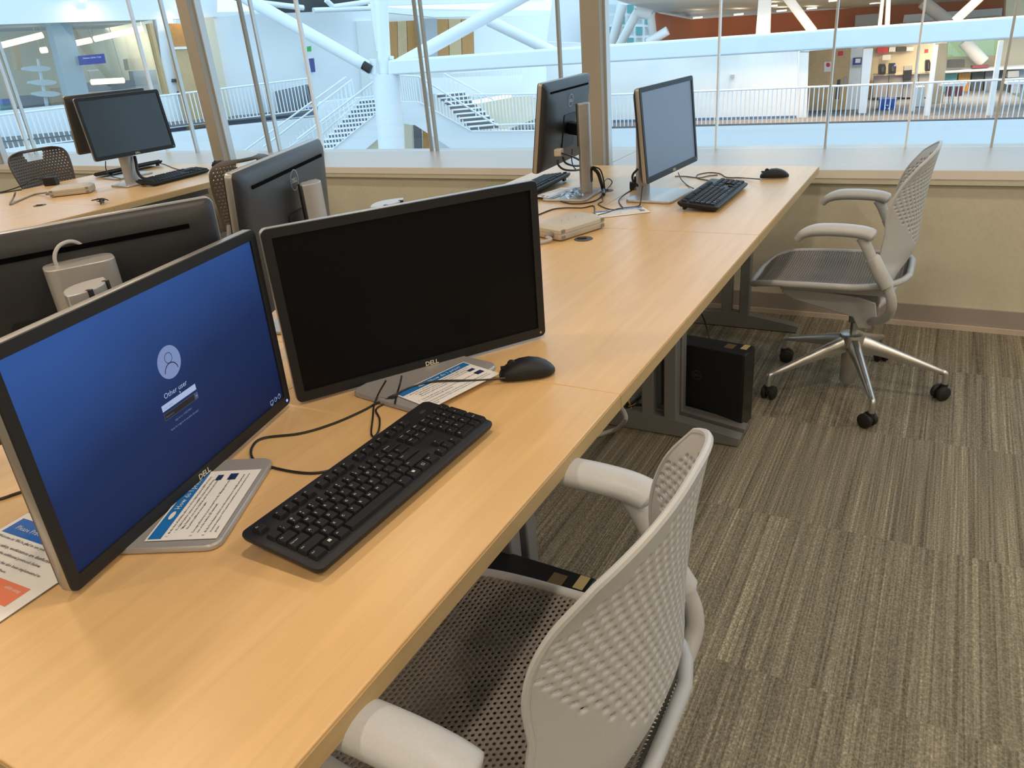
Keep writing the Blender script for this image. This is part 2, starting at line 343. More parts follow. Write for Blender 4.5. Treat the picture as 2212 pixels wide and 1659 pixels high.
# ------------------------------------------------------------------ desks
YS = (0., -1.185, -2.372, -3.374)
def desk(x_user, x_mid, y0, y1, label, group, near=False):
    # x_user: the side people sit at; x_mid: the middle seam of the double row
    d = 1 if x_user > x_mid else -1; w = abs(x_user-x_mid)-.0015; L = y0-y1-.0015
    t = thing('desk', label, 'desk', ((x_user+x_mid)/2, (y0+y1)/2, 0), 0, group)
    q = MB(); q.box((0, 0, ZD-.0155), (w, L, .031)); q.build('tabletop', 'maple', t, bevel=.0018)
    e = MB(); e.box((d*(w/2+.0002), 0, ZD-.0185), (.0022, L-.001, .027)); e.build('edge_band', 'maple_edge', t)
    if near: e = MB(); e.box((0, -L/2-.0002, ZD-.0185), (w-.001, .0022, .027)); e.build('edge_band', 'maple_edge', t)
    for yy, s in ((L/2-.105 if y0 == 0. else L/2-.037, 1), (-L/2+.037 if y1 > -3.3 else -L/2+.12, -1)):
        fr = MB(); xs = d*w/2                       # C-shaped leg: foot, twin posts, top bar
        foot = [(-.02, .0), (-.012, .034), (-.20, .062), (-.33, .078), (-.56, .062), (-.60, .03), (-.60, .004), (-.02, .004)]
        fr.prism([Vector((xs+d*px, yy-.024, pz)) for px, pz in foot], (0, .048, 0))
        lf = fr.build('leg', 'leg_grey', t, bevel=.003)
        for px in (-.262, -.345):
            b = MB(); b.box((xs+d*px, yy, .06+(ZD-.031-.06)/2), (.046, .046, ZD-.031-.06)); b.build('leg_post', 'leg_grey', lf, bevel=.005)
        b = MB(); b.box((xs+d*-.30, yy, ZD-.046), (.52, .05, .028)); b.build('top_bar', 'leg_grey', lf)
        b = MB(); b.lathe([(.016, 0), (.016, .006)], (xs+d*-.05, yy, 0), 10); b.build('foot_glide', 'rubber', lf)
    q = MB(); q.box((-d*(w/2-.04), 0, ZD-.11), (.02, L-.2, .13)); q.build('modesty_beam', 'leg_grey', t)
    return t
G1 = 'desks of the near double row'
for k, (a, b) in enumerate(((0, 1), (1, 2), (2, 3))):
    desk(0., -.652, YS[a], YS[b], ('maple desk at the window end, with the pale grey screen and the far mouse', 'maple desk in the middle of the near row, with the near mouse at its corner', 'nearest maple desk, with the blue login screen and the big keyboard')[k], G1, k == 2)
    desk(-1.304, -.652, YS[a], YS[b], ('maple desk behind the pale grey screen, under the monitor before the tan post', 'maple desk across the seam, under the monitor back with the circled logo', 'maple desk across from the blue login screen, mostly hidden by monitors')[k], G1, k == 2)
G2 = 'desks of the left double row'
for k, (a, b) in enumerate(((0, 1), (1, 2))):
    desk(-3.2, -3.852, YS[a], YS[b], ('left row desk by the window, with two monitors back to back', 'left row desk nearer to us, with the earphones lying on it')[k], G2)
    desk(-4.504, -3.852, YS[a], YS[b], ('left row desk by the window, beside the brown perforated chair with a handle', 'left row desk at the left edge of the photo')[k], G2)
# ------------------------------------------------------------------ monitors
def pose(c, yaw, tilt):
    n = Vector((math.cos(yaw)*math.cos(tilt), math.sin(yaw)*math.cos(tilt), math.sin(tilt))); rt = Vector((-math.sin(yaw), math.cos(yaw), 0)); up = n.cross(rt)
    return Matrix(((rt.x, up.x, n.x, c[0]), (rt.y, up.y, n.y, c[1]), (rt.z, up.z, n.z, c[2]), (0, 0, 0, 1)))
def monitor(label, c, yaw, tilt, base, byaw, w=.5656, h=.337, sw=.5314, sh=.2989, top=.37, screen='screen_off', login=False, group='desktop monitors', style='lens', logo=True, plate=True, zb=ZD, boff=(.055, 0), lz=.086):
    t = thing('monitor', label, 'monitor', (base[0], base[1], zb), byaw, group)
    inv = (Matrix.Translation((base[0], base[1], zb)) @ Matrix.Rotation(byaw, 4, 'Z')).inverted()
    P = inv @ pose(c, yaw, tilt); cy = (h-sh)/2-.0175      # the screen sits a little high in its bezel
    q = MB(); out = rrect(w, h, .011); inn = rrect(sw+.001, sh+.001, .0006, cy=cy)
    ring(q, out, inn); deep = [p+Vector((0, 0, -.0045)) for p in inn]; q.loft([inn, deep], False, False)
    edge = [p+Vector((0, 0, -.003)) for p in rrect(w+.0012, h+.0012, .0116)]; q.loft([out, edge], False, False)
    q.build('bezel', 'bezel_black', t, M=P)
    q = MB(); q.add([(-sw/2-.001, -sh/2-.001+cy, -.004), (sw/2+.001, -sh/2-.001+cy, -.004), (sw/2+.001, sh/2+.001+cy, -.004), (-sw/2-.001, sh/2+.001+cy, -.004)], [(0, 1, 2, 3)])
    so = q.build('screen', screen, t, M=P)
    q = MB(); q.loft([[p+Vector((0, 0, z)) for p in rrect(w+d, h+d, .0116)] for z, d in ((-.003, .0012), (-.005, .002), (-.0165, .002), (-.018, 0.))], False, False)
    q.build('side_band', 'silver', t, M=P, smooth=True)
    q = MB(); q.loft([rrect(w-a, h-a, r_, z=z) for z, a, r_ in ((-.018, .0, .011), (-.023, .004, .012), (-.031, .02, .02), (-.036, .06, .03), (-.041, .16, .04), (-.043, .2, .03))], False, True)
    q.build('back_cover', 'back_plastic', t, M=P, smooth=True)
    q = MB(); yv = h/2-.036; q.box((0, yv, -.0372), (w-.10, .0075, .004)); q.build('vent_slot', 'slot_black', t, M=P)
    if logo:
        q = MB(); q.text('DELL', (.004, -h/2+.0048, .0006), (1, 0, 0), (0, 1, 0), .0135, 'C'); q.build('front_logo', 'cream_print', t, M=P)
        q = MB(); zz = -.0440; ring(q, ellipse(.05, .05, 28, zz, 0, lz), ellipse(.0455, .0455, 28, zz, 0, lz)); q.text('DELL', (0, lz-.0055, zz), (-1, 0, 0), (0, 1, 0), .0155, 'C')
        q.build('back_logo', 'silver_paint', t, M=P)
        q = MB(); q.lathe([(.0028, 0), (.0028, .0008)], (w/2-.012, -h/2+.0095, 0), 12); q.build('power_button', 'led_blue' if login else 'silver', t, M=P)
    q = MB(); q.loft([rrect(.125, .13, .006, z=-.043, cy=-.03), rrect(.125, .13, .006, z=-.046, cy=-.03)]); q.build('mount_plate', 'black_plastic', t, M=P)
    # stand, in the base frame: x forward, y to the viewer's right; the column stands on the origin
    bk = P @ Vector((0, -.02, -.044)); q = MB(); dv = bk; q.loft([[Vector((.0, y, .24+bk.z-.24+z)) for y, z in ((-.022, -.022), (.022, -.022), (.022, .022), (-.022, .022))], [bk+Vector((0, y, z)) for y, z in ((-.024, -.024), (.024, -.024), (.024, .024), (-.024, .024))]])
    q.build('arm', 'black_plastic', t, bevel=.004)
    if style == 'lens':
        n = 9; ys = [-.046+.092*i/(n-1) for i in range(n)]
        sec = [Vector((-.027*(1-(y/.046)**2), y, 0)) for y in ys]+[Vector((.022*(1-(y/.046)**2), y, 0)) for y in ys[-2:0:-1]]
    else: sec = rrect(.062, .10, .020)
    q = MB(); q.loft([[p+Vector((0, 0, .006)) for p in sec], [p+Vector((0, 0, top)) for p in sec]]); co = q.build('column', 'silver_paint', t, smooth=True, bevel=.0015)
    if style == 'lens':
        for s in (-1, 1):
            q = MB(); q.box((.0165, s*.021, top-.08), (.008, .006, .161)); q.build('slot', 'rubber', co)
        q = MB(); q.loft([[Vector((-.0275, p.x, .085+p.y)) for p in rrect(.022, .06, .0105)], [Vector((-.022, p.x, .085+p.y)) for p in rrect(.022, .06, .0105)]]); q.build('cable_hole', 'rubber', co)
    if plate:
        q = MB(); q.loft([[p+Vector((boff[0], boff[1], z)) for p in rrect(.19-a_, .245-a_, .02)] for z, a_ in ((.0, .006), (.002, .0), (.0075, .0), (.010, .004))])
        q.build('base', 'silver_paint', t, smooth=True)
    if login:
        def sp(name, mb, ma, z): mb.v = [p+Vector((0, cy, z)) for p in mb.v]; o = mb.build(name, ma, so); return o
        z1, z2, z3 = -.0036, -.0033, -.0030
        X0 = .0
        q = MB(); q.add(ellipse(.052, .052, 40, 0, X0, .0365), [tuple(range(40))]); sp('avatar', q, 'ui_avatar', z1)
        q = MB(); ring(q, ellipse(.0172, .0172, 24, 0, X0, .0435), ellipse(.0152, .0152, 24, 0, X0, .0435))
        arc = [(X0+.0145*math.cos(R(a)), .0195+.0148*math.sin(R(a))) for a in range(8, 173, 8)]; ar2 = [(X0+.0161*math.cos(R(a)), .0195+.0164*math.sin(R(a))) for a in range(8, 173, 8)]
        q.add([(p[0], p[1], 0) for p in arc+ar2], [(i, i+1, len(arc)+i+1, len(arc)+i) for i in range(len(arc)-1)]); sp('avatar_figure', q, 'avatar_ink', z2)
        def fit(s_, wd_): return wd_/TXT[s_][2]
        q = MB(); q.text('Other user', (X0-.003, -.0125, 0), (1, 0, 0), (0, 1, 0), fit('Other user', .055), 'C'); sp('user_text', q, 'ui_white', z1)
        q = MB(); q.add([(X0-.0412, -.0295, 0), (X0+.0412, -.0295, 0), (X0+.0412, -.0195, 0), (X0-.0412, -.0195, 0)], [(0, 1, 2, 3)]); sp('name_field', q, 'ui_field', z1)
        q = MB(); q.text('User name', (X0-.038, -.0265, 0), (1, 0, 0), (0, 1, 0), .0048); sp('name_text', q, 'ui_avatar', z2)
        q = MB(); ring(q, rrect(.0826, .0106, .0004, 3, 0, X0, -.0390), rrect(.0816, .0098, .0004, 3, 0, X0, -.0390)); sp('password_frame', q, 'ui_line', z2)
        q = MB(); q.add([(X0-.0408, -.0439, 0), (X0+.0325, -.0439, 0), (X0+.0325, -.0341, 0), (X0-.0408, -.0341, 0)], [(0, 1, 2, 3)]); sp('password_field', q, 'ui_dark', z1)
        q = MB(); q.add([(X0+.0325, -.0443, 0), (X0+.0412, -.0443, 0), (X0+.0412, -.0337, 0), (X0+.0325, -.0337, 0)], [(0, 1, 2, 3)]); sp('submit_button', q, 'ui_button', z1)
        q = MB(); q.text('Password', (X0-.0385, -.041, 0), (1, 0, 0), (0, 1, 0), .0048); sp('password_text', q, 'ui_line', z2)
        q = MB(); q.text('\u2192', (X0+.0369, -.0412, 0), (1, 0, 0), (0, 1, 0), .0062, 'C'); sp('arrow_text', q, 'ui_white', z2)
        q = MB(); q.text('Sign in to: OHSUM01', (X0-.001, -.0545, 0), (1, 0, 0), (0, 1, 0), fit('Sign in to: OHSUM01', .041), 'C'); q.text('How do I sign in to another domain?', (X0-.001, -.0645, 0), (1, 0, 0), (0, 1, 0), fit('How do I sign in to another domain?', .069), 'C'); sp('help_text', q, 'ui_text', z1)
        q = MB(); q.add([(X0+.003, -.0135, 0), (X0+.0058, -.0170, 0), (X0+.003, -.0178, 0)], [(0, 2, 1)]); sp('mouse_pointer', q, 'ui_white', z3)
        q = MB()
        for i in range(3):
            cx_ = .2275+.0135*i; cyy = -.1475
            if i == 0: ring(q, rrect(.010, .0078, .0004, 3, 0, cx_, cyy), rrect(.0082, .006, .0004, 3, 0, cx_, cyy)); q.add([(cx_-.003, cyy-.006, 0), (cx_+.003, cyy-.006, 0), (cx_+.003, cyy-.005, 0), (cx_-.003, cyy-.005, 0)], [(0, 1, 2, 3)])
            elif i == 1: ring(q, ellipse(.009, .009, 16, 0, cx_, cyy), ellipse(.0075, .0075, 16, 0, cx_, cyy)); q.add([(cx_, cyy, 0), (cx_+.006, cyy, 0), (cx_+.006, cyy+.001, 0), (cx_, cyy+.001, 0)], [(0, 1, 2, 3)])
            else: ring(q, ellipse(.0095, .0095, 16, 0, cx_, cyy), ellipse(.008, .008, 16, 0, cx_, cyy)); q.add([(cx_-.0005, cyy, 0), (cx_+.0005, cyy, 0), (cx_+.0005, cyy+.006, 0), (cx_-.0005, cyy+.006, 0)], [(0, 1, 2, 3)])
        sp('tray_icons', q, 'ui_white', z1)
    return t
MG = 'desktop monitors in the near row'
monitor('monitor glowing with the blue login screen, nearest to us', (-.5165, -2.908, .917), R(14.1), R(-1.), (-.560, -2.972), R(26), screen='login_screen', login=True, group=MG, h=.345, sh=.307, top=.358, boff=(.068, -.022))
monitor('monitor with a black screen above the near keyboard and mouse', (-.416, -2.395, .914), R(-33.2), R(-1.), (-.475, -2.385), R(-8), group=MG, h=.345, sh=.307, top=.35, boff=(.09, -.05))
monitor('monitor turned away behind the login screen, only its black back showing', (-.775, -2.915, .987), R(153), R(4), (-.683, -2.90), R(153), group=MG, style='round', top=.365, logo=False)
monitor('monitor seen from behind with a circled logo, left of the black screen', (-.94, -2.226, .985), R(202.7), R(5), (-.865, -2.185), R(202), group=MG, top=.345, w=.545, sw=.51, lz=.108)
WS = dict(w=.505, h=.336, sw=.474, sh=.297)
monitor('monitor seen from behind, in front of the tan post', (-.945, -.605, 1.02), R(183), R(8), (-.80, -.69), R(183), group=MG, top=.36, **WS)
monitor('monitor with a pale grey lit screen at the window end of the desk', (-.472, -.60, .985), R(-5), R(5), (-.56, -.67), R(-5), group=MG, screen='screen_pale', top=.36, boff=(.07, 0), **WS)
LG = 'desktop monitors in the left row'
monitor('monitor with a dark blank screen on the left desk, in front of its twin', (-3.69, -.63, 1.068), R(-6), R(6), (-3.78, -.64), R(-6), group=LG, screen='screen_grey', top=.42, **WS)
monitor('monitor turned away, peeking out behind the dark blank screen on the left', (-4.13, -.43, 1.075), R(172), R(6), (-4.04, -.45), R(172), group=LG, screen='screen_grey', top=.42, **WS)
# the white cable that loops behind the round-cornered monitor stand
q = MB(); q.tube(spline([hit(x_, y_, 0, -.705) for x_, y_ in ((138, 592), (122, 572), (118, 552), (126, 533), (143, 523), (160, 522), (177, 530), (190, 545), (197, 560))]), .0030, 8)
tag(q.build('cable', 'cable_grey', smooth=True, centre=True), 'pale cable looped behind the rounded silver monitor stand', 'cable')
# ------------------------------------------------------------------ keyboards
U = .01905
def key_rows():
    K = []                                        # x (units), row, width, height, legend
    def row(y, items, x=0.):
        for w, s in items:
            if s is not None: K.append((x+w/2, y, w, 1., s))
            x += w
    row(0, [(1, 'Esc'), (1, None), (1, 'F1'), (1, 'F2'), (1, 'F3'), (1, 'F4'), (.5, None), (1, 'F5'), (1, 'F6'), (1, 'F7'), (1, 'F8'), (.5, None), (1, 'F9'), (1, 'F10'), (1, 'F11'), (1, 'F12'), (.25, None), (1, 'Prt'), (1, 'Scr'), (1, 'Pse')])
    sh = dict(zip('`1234567890-=', ['', '!', '@', '#', '$', '%', '^', '&', '*', '(', ')', '', '+']))
    row(1.44, [(1, c) for c in '`1234567890-='] + [(2, 'Backspace'), (.25, None), (1, 'Insert'), (1, 'Home'), (1, 'PgUp'), (.25, None), (1, 'Num'), (1, '/'), (1, '*'), (1, '-')])
    row(2.44, [(1.5, 'Tab')] + [(1, c) for c in 'QWERTYUIOP[]'] + [(1.5, '\\'), (.25, None), (1, 'Delete'), (1, 'End'), (1, 'PgDn'), (.25, None), (1, '7'), (1, '8'), (1, '9')])
    row(3.44, [(1.75, 'Caps Lock')] + [(1, c) for c in "ASDFGHJKL;'"] + [(2.25, 'Enter'), (3.5, None), (1, '4'), (1, '5'), (1, '6')])
    row(4.44, [(2.25, 'Shift')] + [(1, c) for c in 'ZXCVBNM,./'] + [(2.75, 'Shift'), (1.25, None), (1, '^'), (1.25, None), (1, '1'), (1, '2'), (1, '3')])
    row(5.44, [(1.25, 'Ctrl'), (1.25, 'WIN'), (1.25, 'Alt'), (6.25, ''), (1.25, 'Alt'), (1.25, 'WIN'), (1.25, 'MENU'), (1.25, 'Ctrl'), (.25, None), (1, '<'), (1, '-'), (1, '>'), (.25, None), (2, '0'), (1, '.')])
    K.append((22.0, 2.94, 1., 2., '+')); K.append((22.0, 4.94, 1., 2., 'Enter')); return K
KEYS = key_rows(); KM = {}
def key_mesh(w, h):
    k = (w, h)
    if k not in KM:
        a, b = w*U-.0010, h*U-.0010; q = MB()
        q.loft([rrect(a, b, .001, 3, z=0), rrect(a-.0045, b-.0035, .0018, 3, z=.0062, cy=.0006), rrect(a-.0062, b-.0052, .0018, 3, z=.0068, cy=.0006)], False, True)
        m = q.mesh('key'); m.materials.append(MATS['key_black']); KM[k] = m
    return KM[k]
LEG = {}
def keyboard(label, loc, rz, group, keys=True, legends=True, up=.016):
    t = thing('keyboard', label, 'keyboard', loc, rz, group)
    L, Dp = .442, .150; sl = math.atan2(up, Dp); M = Matrix.Translation((0, 0, .0085)) @ Matrix.Translation((0, -Dp/2, 0)) @ Matrix.Rotation(sl, 4, 'X') @ Matrix.Translation((0, Dp/2, 0))
    q = MB(); q.loft([rrect(L-.018, Dp-.018, .010, z=-.006), rrect(L-.004, Dp-.004, .011, z=.002), rrect(L, Dp, .012, z=.008), rrect(L-.001, Dp-.001, .012, z=.0105), rrect(L-.006, Dp-.006, .010, z=.0118)]); q.build('body', 'black_plastic', t, M=M, smooth=True)
    ox, oy = -L/2+.0115, Dp/2-.0225
    sec = ((0, 15.15, -.55, .55), (15.15, 18.4, -.55, .55), (0, 15.1, .88, 6.01), (15.2, 18.3, .72, 2.85), (15.2, 18.3, 3.72, 5.85), (18.45, 22.6, .72, 5.85))
    for (a, b, c_, d_) in sec[2:3]:
        q = MB(); q.loft([rrect((b-a)*U+.003, (d_-c_)*U+.002, .003, 3, z=.0119, cx=ox+(a+b)/2*U, cy=oy-(c_+d_)/2*U)], True, False); q.build('key_well', 'rubber', t, M=M)
    for x, y, w, h, s in KEYS:
        o = link_mesh('key', key_mesh(w, h), t); o.matrix_basis = M @ Matrix.Translation((ox+x*U, oy-(y if h == 1. else y)*U, .0116))
    if legends:
        if 'm' not in LEG:
            q = MB(); z = .0116+.00695
            up_ = dict(zip('1234567890', '!@#$%^&*()'))
            for x, y, w, h, s in KEYS:
                px, py = ox+(x-w/2)*U+.0042, oy-y*U
                if s == '': continue
                if s == 'WIN':
                    for dx in (0, .0026):
                        for dy in (0, .0026): q.add([(px+.006+dx, py+dy-.001, z), (px+.0083+dx, py+dy-.001, z), (px+.0083+dx, py+dy+.0013, z), (px+.006+dx, py+dy+.0013, z)], [(0, 1, 2, 3)])
                    continue
                if s == 'MENU': ring(q, rrect(.005, .005, .0003, 3, z, px+.008, py), rrect(.0038, .0038, .0003, 3, z, px+.008, py)); continue
                if x < 15 and s in up_ and y < 2: q.text(up_[s], (px, py+.0022, z), (1, 0, 0), (0, 1, 0), .0042); q.text(s, (px, py-.0038, z), (1, 0, 0), (0, 1, 0), .0042); continue
                sz = .0056 if len(s) == 1 else .0031
                q.text(s, (px, py+(.0005 if len(s) == 1 else .002), z), (1, 0, 0), (0, 1, 0), sz)
            q.build('tmp', 'key_print'); o = bpy.data.objects['tmp']; LEG['m'] = o.data; bpy.data.objects.remove(o)
        o = link_mesh('key_legend', LEG['m'], t); o.matrix_basis = M
        q = MB(); ring(q, ellipse(.016, .007, 24, .01195, ox+20.6*U, oy), ellipse(.0148, .0060, 24, .01195, ox+20.6*U, oy)); q.text('DELL', (ox+20.6*U, oy-.0016, .01195), (1, 0, 0), (0, 1, 0), .0045, 'C'); q.build('logo', 'dark_grey', t, M=M)
    for s in (-1, 1):
        q = MB(); q.box((s*.185, Dp/2-.022, (.0085+up)/2+.002), (.022, .010, .0085+up-.003)); q.build('flip_foot', 'black_plastic', t)
    return t
KG = 'keyboards on the near row'
keyboard('large black keyboard in front of the blue login screen', (-.233, -2.802, ZD), R(88.6), KG)
keyboard('black keyboard before the pale grey screen at the window end', (-.272, -.70, ZD), R(89.3), KG)
keyboard('black keyboard half hidden behind the black monitor corner, near the tan post', (-1.075, -.60, ZD), R(-88), KG)
keyboard('black keyboard in front of the dark blank screen on the left desk', (-3.555, -.52, ZD), R(95), 'keyboards on the left row', legends=False)
keyboard('black keyboard lying behind the silver stand on the left desk', (-4.30, -.28, ZD), R(-88), 'keyboards on the left row', legends=False)
# ------------------------------------------------------------------ mice
def mouse(label, loc, rz, group='computer mice'):
    t = thing('mouse', label, 'mouse', loc, rz, group); q = MB(); loops = []
    prof = [(-.057, .006, .012), (-.052, .017, .018), (-.042, .0255, .0265), (-.028, .030, .0335), (-.008, .0305, .0385), (.012, .0285, .038), (.032, .0255, .0325), (.046, .021, .0245), (.053, .014, .0175), (.0565, .006, .012)]
    n = 18
    for x, hw, hz in prof:                          # x forward is the wheel end; flat bottom, domed top
        L = []
        for k in range(n):
            a = 2*math.pi*k/n; cy, sz = math.cos(a), math.sin(a)
            L.append(Vector((x, hw*math.copysign(abs(cy)**.75, cy), max(.0025, .012+(hz-.012)*abs(sz)**.85) if sz > 0 else .012-.0105*abs(sz)**.5)))
        loops.append(L)
    q.loft(loops); q.build('body', 'black_plastic', t, smooth=True)
    q = MB(); q.tube([(.030, -.0045, .0310), (.030, .0045, .0310)], .0085, 14); q.build('scroll_wheel', 'rubber', t, smooth=True)
    q = MB(); q.box((.041, 0, .0268), (.024, .0012, .006), 0); q.build('button_seam', 'rubber', t)
    return t
mouse('black mouse beside the near black-screen monitor', (-.206, -2.358, ZD+.0005), R(219))
mouse('black mouse near the far desk corner by the window', (-.135, -.275, ZD+.0005), R(196))
mouse('black mouse on the left desk, above the edge of the circled-logo monitor', (-3.64, -.09, ZD+.0005), R(200))
# ------------------------------------------------------------------ perforated sheets: every hole is cut in the mesh
def perforated(S, nc, nr, has, rho=.52, skip=None):
    q = MB(); idx = {}
    def V(i, j):
        if (i, j) not in idx: idx[(i, j)] = len(q.v); q.v.append(S(i/nc-1., j/(2*nr)))
        return idx[(i, j)]
    ringo = [(1, 0), (1, 1), (0, 1), (-1, 1), (-1, 0), (-1, -1), (0, -1), (1, -1)]
    for r_ in range(nr):
        jc = 2*r_+1; off = r_ % 2
        if off: cells = [(0, 1)] + [(i, 2) for i in range(1, 2*nc-1, 2)] + [(2*nc-1, 1)]
        else: cells = [(i, 2) for i in range(0, 2*nc, 2)]
        for i0, wd_ in cells:
            ic = i0+1
            if wd_ == 2 and skip and skip(ic/nc-1., jc/(2*nr)): continue
            if wd_ == 2 and has(ic/nc-1., jc/(2*nr)):
                o = [V(ic+a, jc+b) for a, b in ringo]; b0 = len(q.v)
                for a, b in ringo:
                    k = rho/math.hypot(a, b); q.v.append(S((ic+a*k)/nc-1., (jc+b*k)/(2*nr)))
                for k in range(8): q.f.append((o[k], o[(k+1) % 8], b0+(k+1) % 8, b0+k))
            else:
                for a in range(i0, i0+wd_):
                    for b in (jc-1, jc): q.f.append((V(a, b), V(a+1, b), V(a+1, b+1), V(a, b+1)))
    return q
def lerp(tab, t):
    for (a, x), (b, y) in zip(tab, tab[1:]):
        if t <= b:
            k = (t-a)/(b-a); k = max(0, min(1, k)); return x+(y-x)*k
    return tab[-1][1]
def smooth_tab(tab):
    pts = [Vector((a, b, 0)) for a, b in tab]; s_ = spline(pts, 6); return [(p.x, p.y) for p in s_]
BX = smooth_tab([(0, -.118), (.1, -.150), (.2, -.168), (.32, -.170), (.5, -.172), (.75, -.182), (1., -.198)])
BW = smooth_tab([(0, .245), (.1, .240), (.2, .222), (.35, .210), (.45, .210), (1., .222)])
BC = smooth_tab([(0, .012), (.1, .052), (.2, .094), (.5, .105), (.8, .098), (1., .075)])
BH = [(.09, .0), (.13, .03), (.26, .09), (.42, .155), (.56, .195), (.75, .20), (.86, .165), (.93, .10), (.965, 0)]
def back_S(u, v):
    z = .505+.425*v; w = lerp(BW, v); y = u*w; x = lerp(BX, v); c = lerp(BC, v)
    if v < .25: z -= .042*(1-v/.25)*u*u
    if v > .45:                                  # the upper part closes in a round arch
        t = (v-.45)/.55; y *= math.sqrt(1-.78*t*t/2); tz = t*math.sqrt(1-.78*u*u/2); z = .696+tz*.228; x = lerp(BX, .45+.55*tz)
    return Vector((x+c*abs(y/.22)**2.5, y*(1-.04*u*u), z))
def seat_profile(x): return lerp([(-.17, .492), (-.1, .483), (0, .474), (.15, .472), (.26, .468), (.32, .455), (.37, .425)], x)
def seat_hw(t): return .222*(max(0., 1-abs(t)**4.2))**(1/3.2)
def seat_S(u, v):
    t = -.985+1.97*v; x = .10+.268*t; hw = seat_hw(t)
    return Vector((x, u*hw, seat_profile(x)+.010*u*u-.006*(1-u*u)))
SHM = {}
def shared(key, fn):
    if key not in SHM: SHM[key] = fn()
    return SHM[key]
def chair(label, loc, rz, base_rot=0., group='grey perforated task chairs'):
    t = thing('task_chair', label, 'chair', loc, rz, group)
    q = perforated(back_S, 26, 26, lambda u, v: abs(back_S(u, v).y) < lerp(BH, v), .47); b = q.build('backrest', 'chair_plastic', t, smooth=False)
    b.data.polygons.foreach_set('use_smooth', [True]*len(b.data.polygons))
    so = b.modifiers.new('thick', 'SOLIDIFY'); so.thickness = .007; so.offset = 0
    su = b.modifiers.new('round', 'SUBSURF'); su.levels = 1; su.render_levels = 1
    # rim around the shell
    rim = [back_S(1, k/24) for k in range(25)]+[back_S(1-2*k/20, 1) for k in range(1, 20)]+[back_S(-1, k/24) for k in range(24, -1, -1)]
    q = MB(); q.tube(rim, .0052, 8); q.build('backrest_rim', 'chair_plastic', t, smooth=True)
    nb = MB(); bot = [back_S(-1+2*k/16, 0) for k in range(17)]; nb.tube(bot, .0052, 8); nb.build('backrest_rim', 'chair_plastic', t, smooth=True)
    q = perforated(seat_S, 42, 60, lambda u, v: True, .60); s_ = q.build('seat', 'seat_mesh', t); s_.data.polygons.foreach_set('use_smooth', [True]*len(s_.data.polygons))
    so = s_.modifiers.new('thick', 'SOLIDIFY'); so.thickness = .0022; so.offset = -1
    loop = [seat_S(1, k/40) for k in range(41)]+[seat_S(-1, k/40) for k in range(40, -1, -1)]; loop.append(loop[0])
    q = MB(); q.tube([p+Vector((0, 0, -.004)) for p in loop], .0115, 10); q.build('seat_frame', 'chair_plastic', t, smooth=True)
    for s in (-1, 1):
        Y = s*.279
        path = spline([(.185, Y, .655), (.165, Y, .676), (.125, Y, .690), (.06, Y, .693), (0, Y, .690), (-.035, Y, .683), (-.052, Y, .674)], 6)
        k = len(path)-1; rs = [.021+.014*min(1, i/(k*.35)) if i < k*.93 else .035-.018*((i-k*.93)/(k*.07+1e-6)) for i in range(k+1)]
        q = MB(); q.tube(path, rs, 16, flat=.58); a = q.build('armrest', 'chair_plastic', t, smooth=True)
        q = MB(); q.tube(spline([(-.012, Y, .672), (-.03, Y, .645), (-.05, Y, .605), (-.08, Y, .555), (-.112, Y, .505)], 5), .0175, 12); q.build('arm_tube', 'chair_plastic', a, smooth=True)
        q = MB(); q.tube([(-.052, Y, .606), (-.054, Y, .604), (-.085, Y, .548), (-.108, Y, .512), (-.110, Y, .510)], [.0185, .0228, .0235, .0235, .019], 14); q.build('arm_socket', 'chair_plastic', a, smooth=True)
        w_ = MB(); e = [back_S(s, v) for v in (.0, .04, .08, .12, .16, .2)]; sk = [Vector((-.112+.062*k/5, Y*.97, .508+.105*k/5)) for k in range(6)]
        w_.loft([[p+Vector((.0055, 0, 0)) for p in e+sk[::-1]], [p-Vector((.0055, 0, 0)) for p in e+sk[::-1]]]); w_.build('back_wing', 'chair_plastic', t, smooth=True, bevel=.002)
        q = MB(); q.tube(spline([(-.108, Y, .512), (-.124, Y*.99, .47), (-.128, Y*.93, .43), (-.115, Y*.72, .38), (-.09, Y*.45, .335), (-.05, Y*.24, .305)], 6), .0160, 12); q.build('frame_tube', 'chair_plastic', t, smooth=True)
        q = MB(); q.box((.08, s*.115, .435), (.35, .022, .024)); q.build('seat_rail', 'silver_paint', t, bevel=.004)
        q = MB(); q.prism([Vector((x, s*.085-.006, z)) for x, z in ((.25, .425), (.255, .40), (.21, .375), (.0, .325), (-.02, .285), (-.06, .285), (-.08, .33), (-.07, .385), (-.02, .40))], (0, .012, 0)); q.build('tilt_plate', 'chair_plastic', t, bevel=.004)
    q = MB(); q.box((.05, 0, .395), (.26, .165, .05)); q.box((-.03, 0, .335), (.09, .12, .09)); q.build('tilt_mechanism', 'steel_grey', t, bevel=.006)
    q = MB(); q.box((.225, -.093, .405), (.045, .012, .022)); q.build('lever', 'rubber', t, bevel=.004)
    q = MB(); q.lathe([(.0115, .20), (.0115, .335)], n=16); q.build('gas_rod', 'chrome_dark', t, smooth=True)
    q = MB(); q.lathe([(.018, .022), (.030, .035), (.0315, .16), (.030, .18), (.0445, .182), (.046, .21), (.043, .228), (.03, .232), (.015, .232)], n=24); hb = q.build('hub', 'aluminium', t, smooth=True)
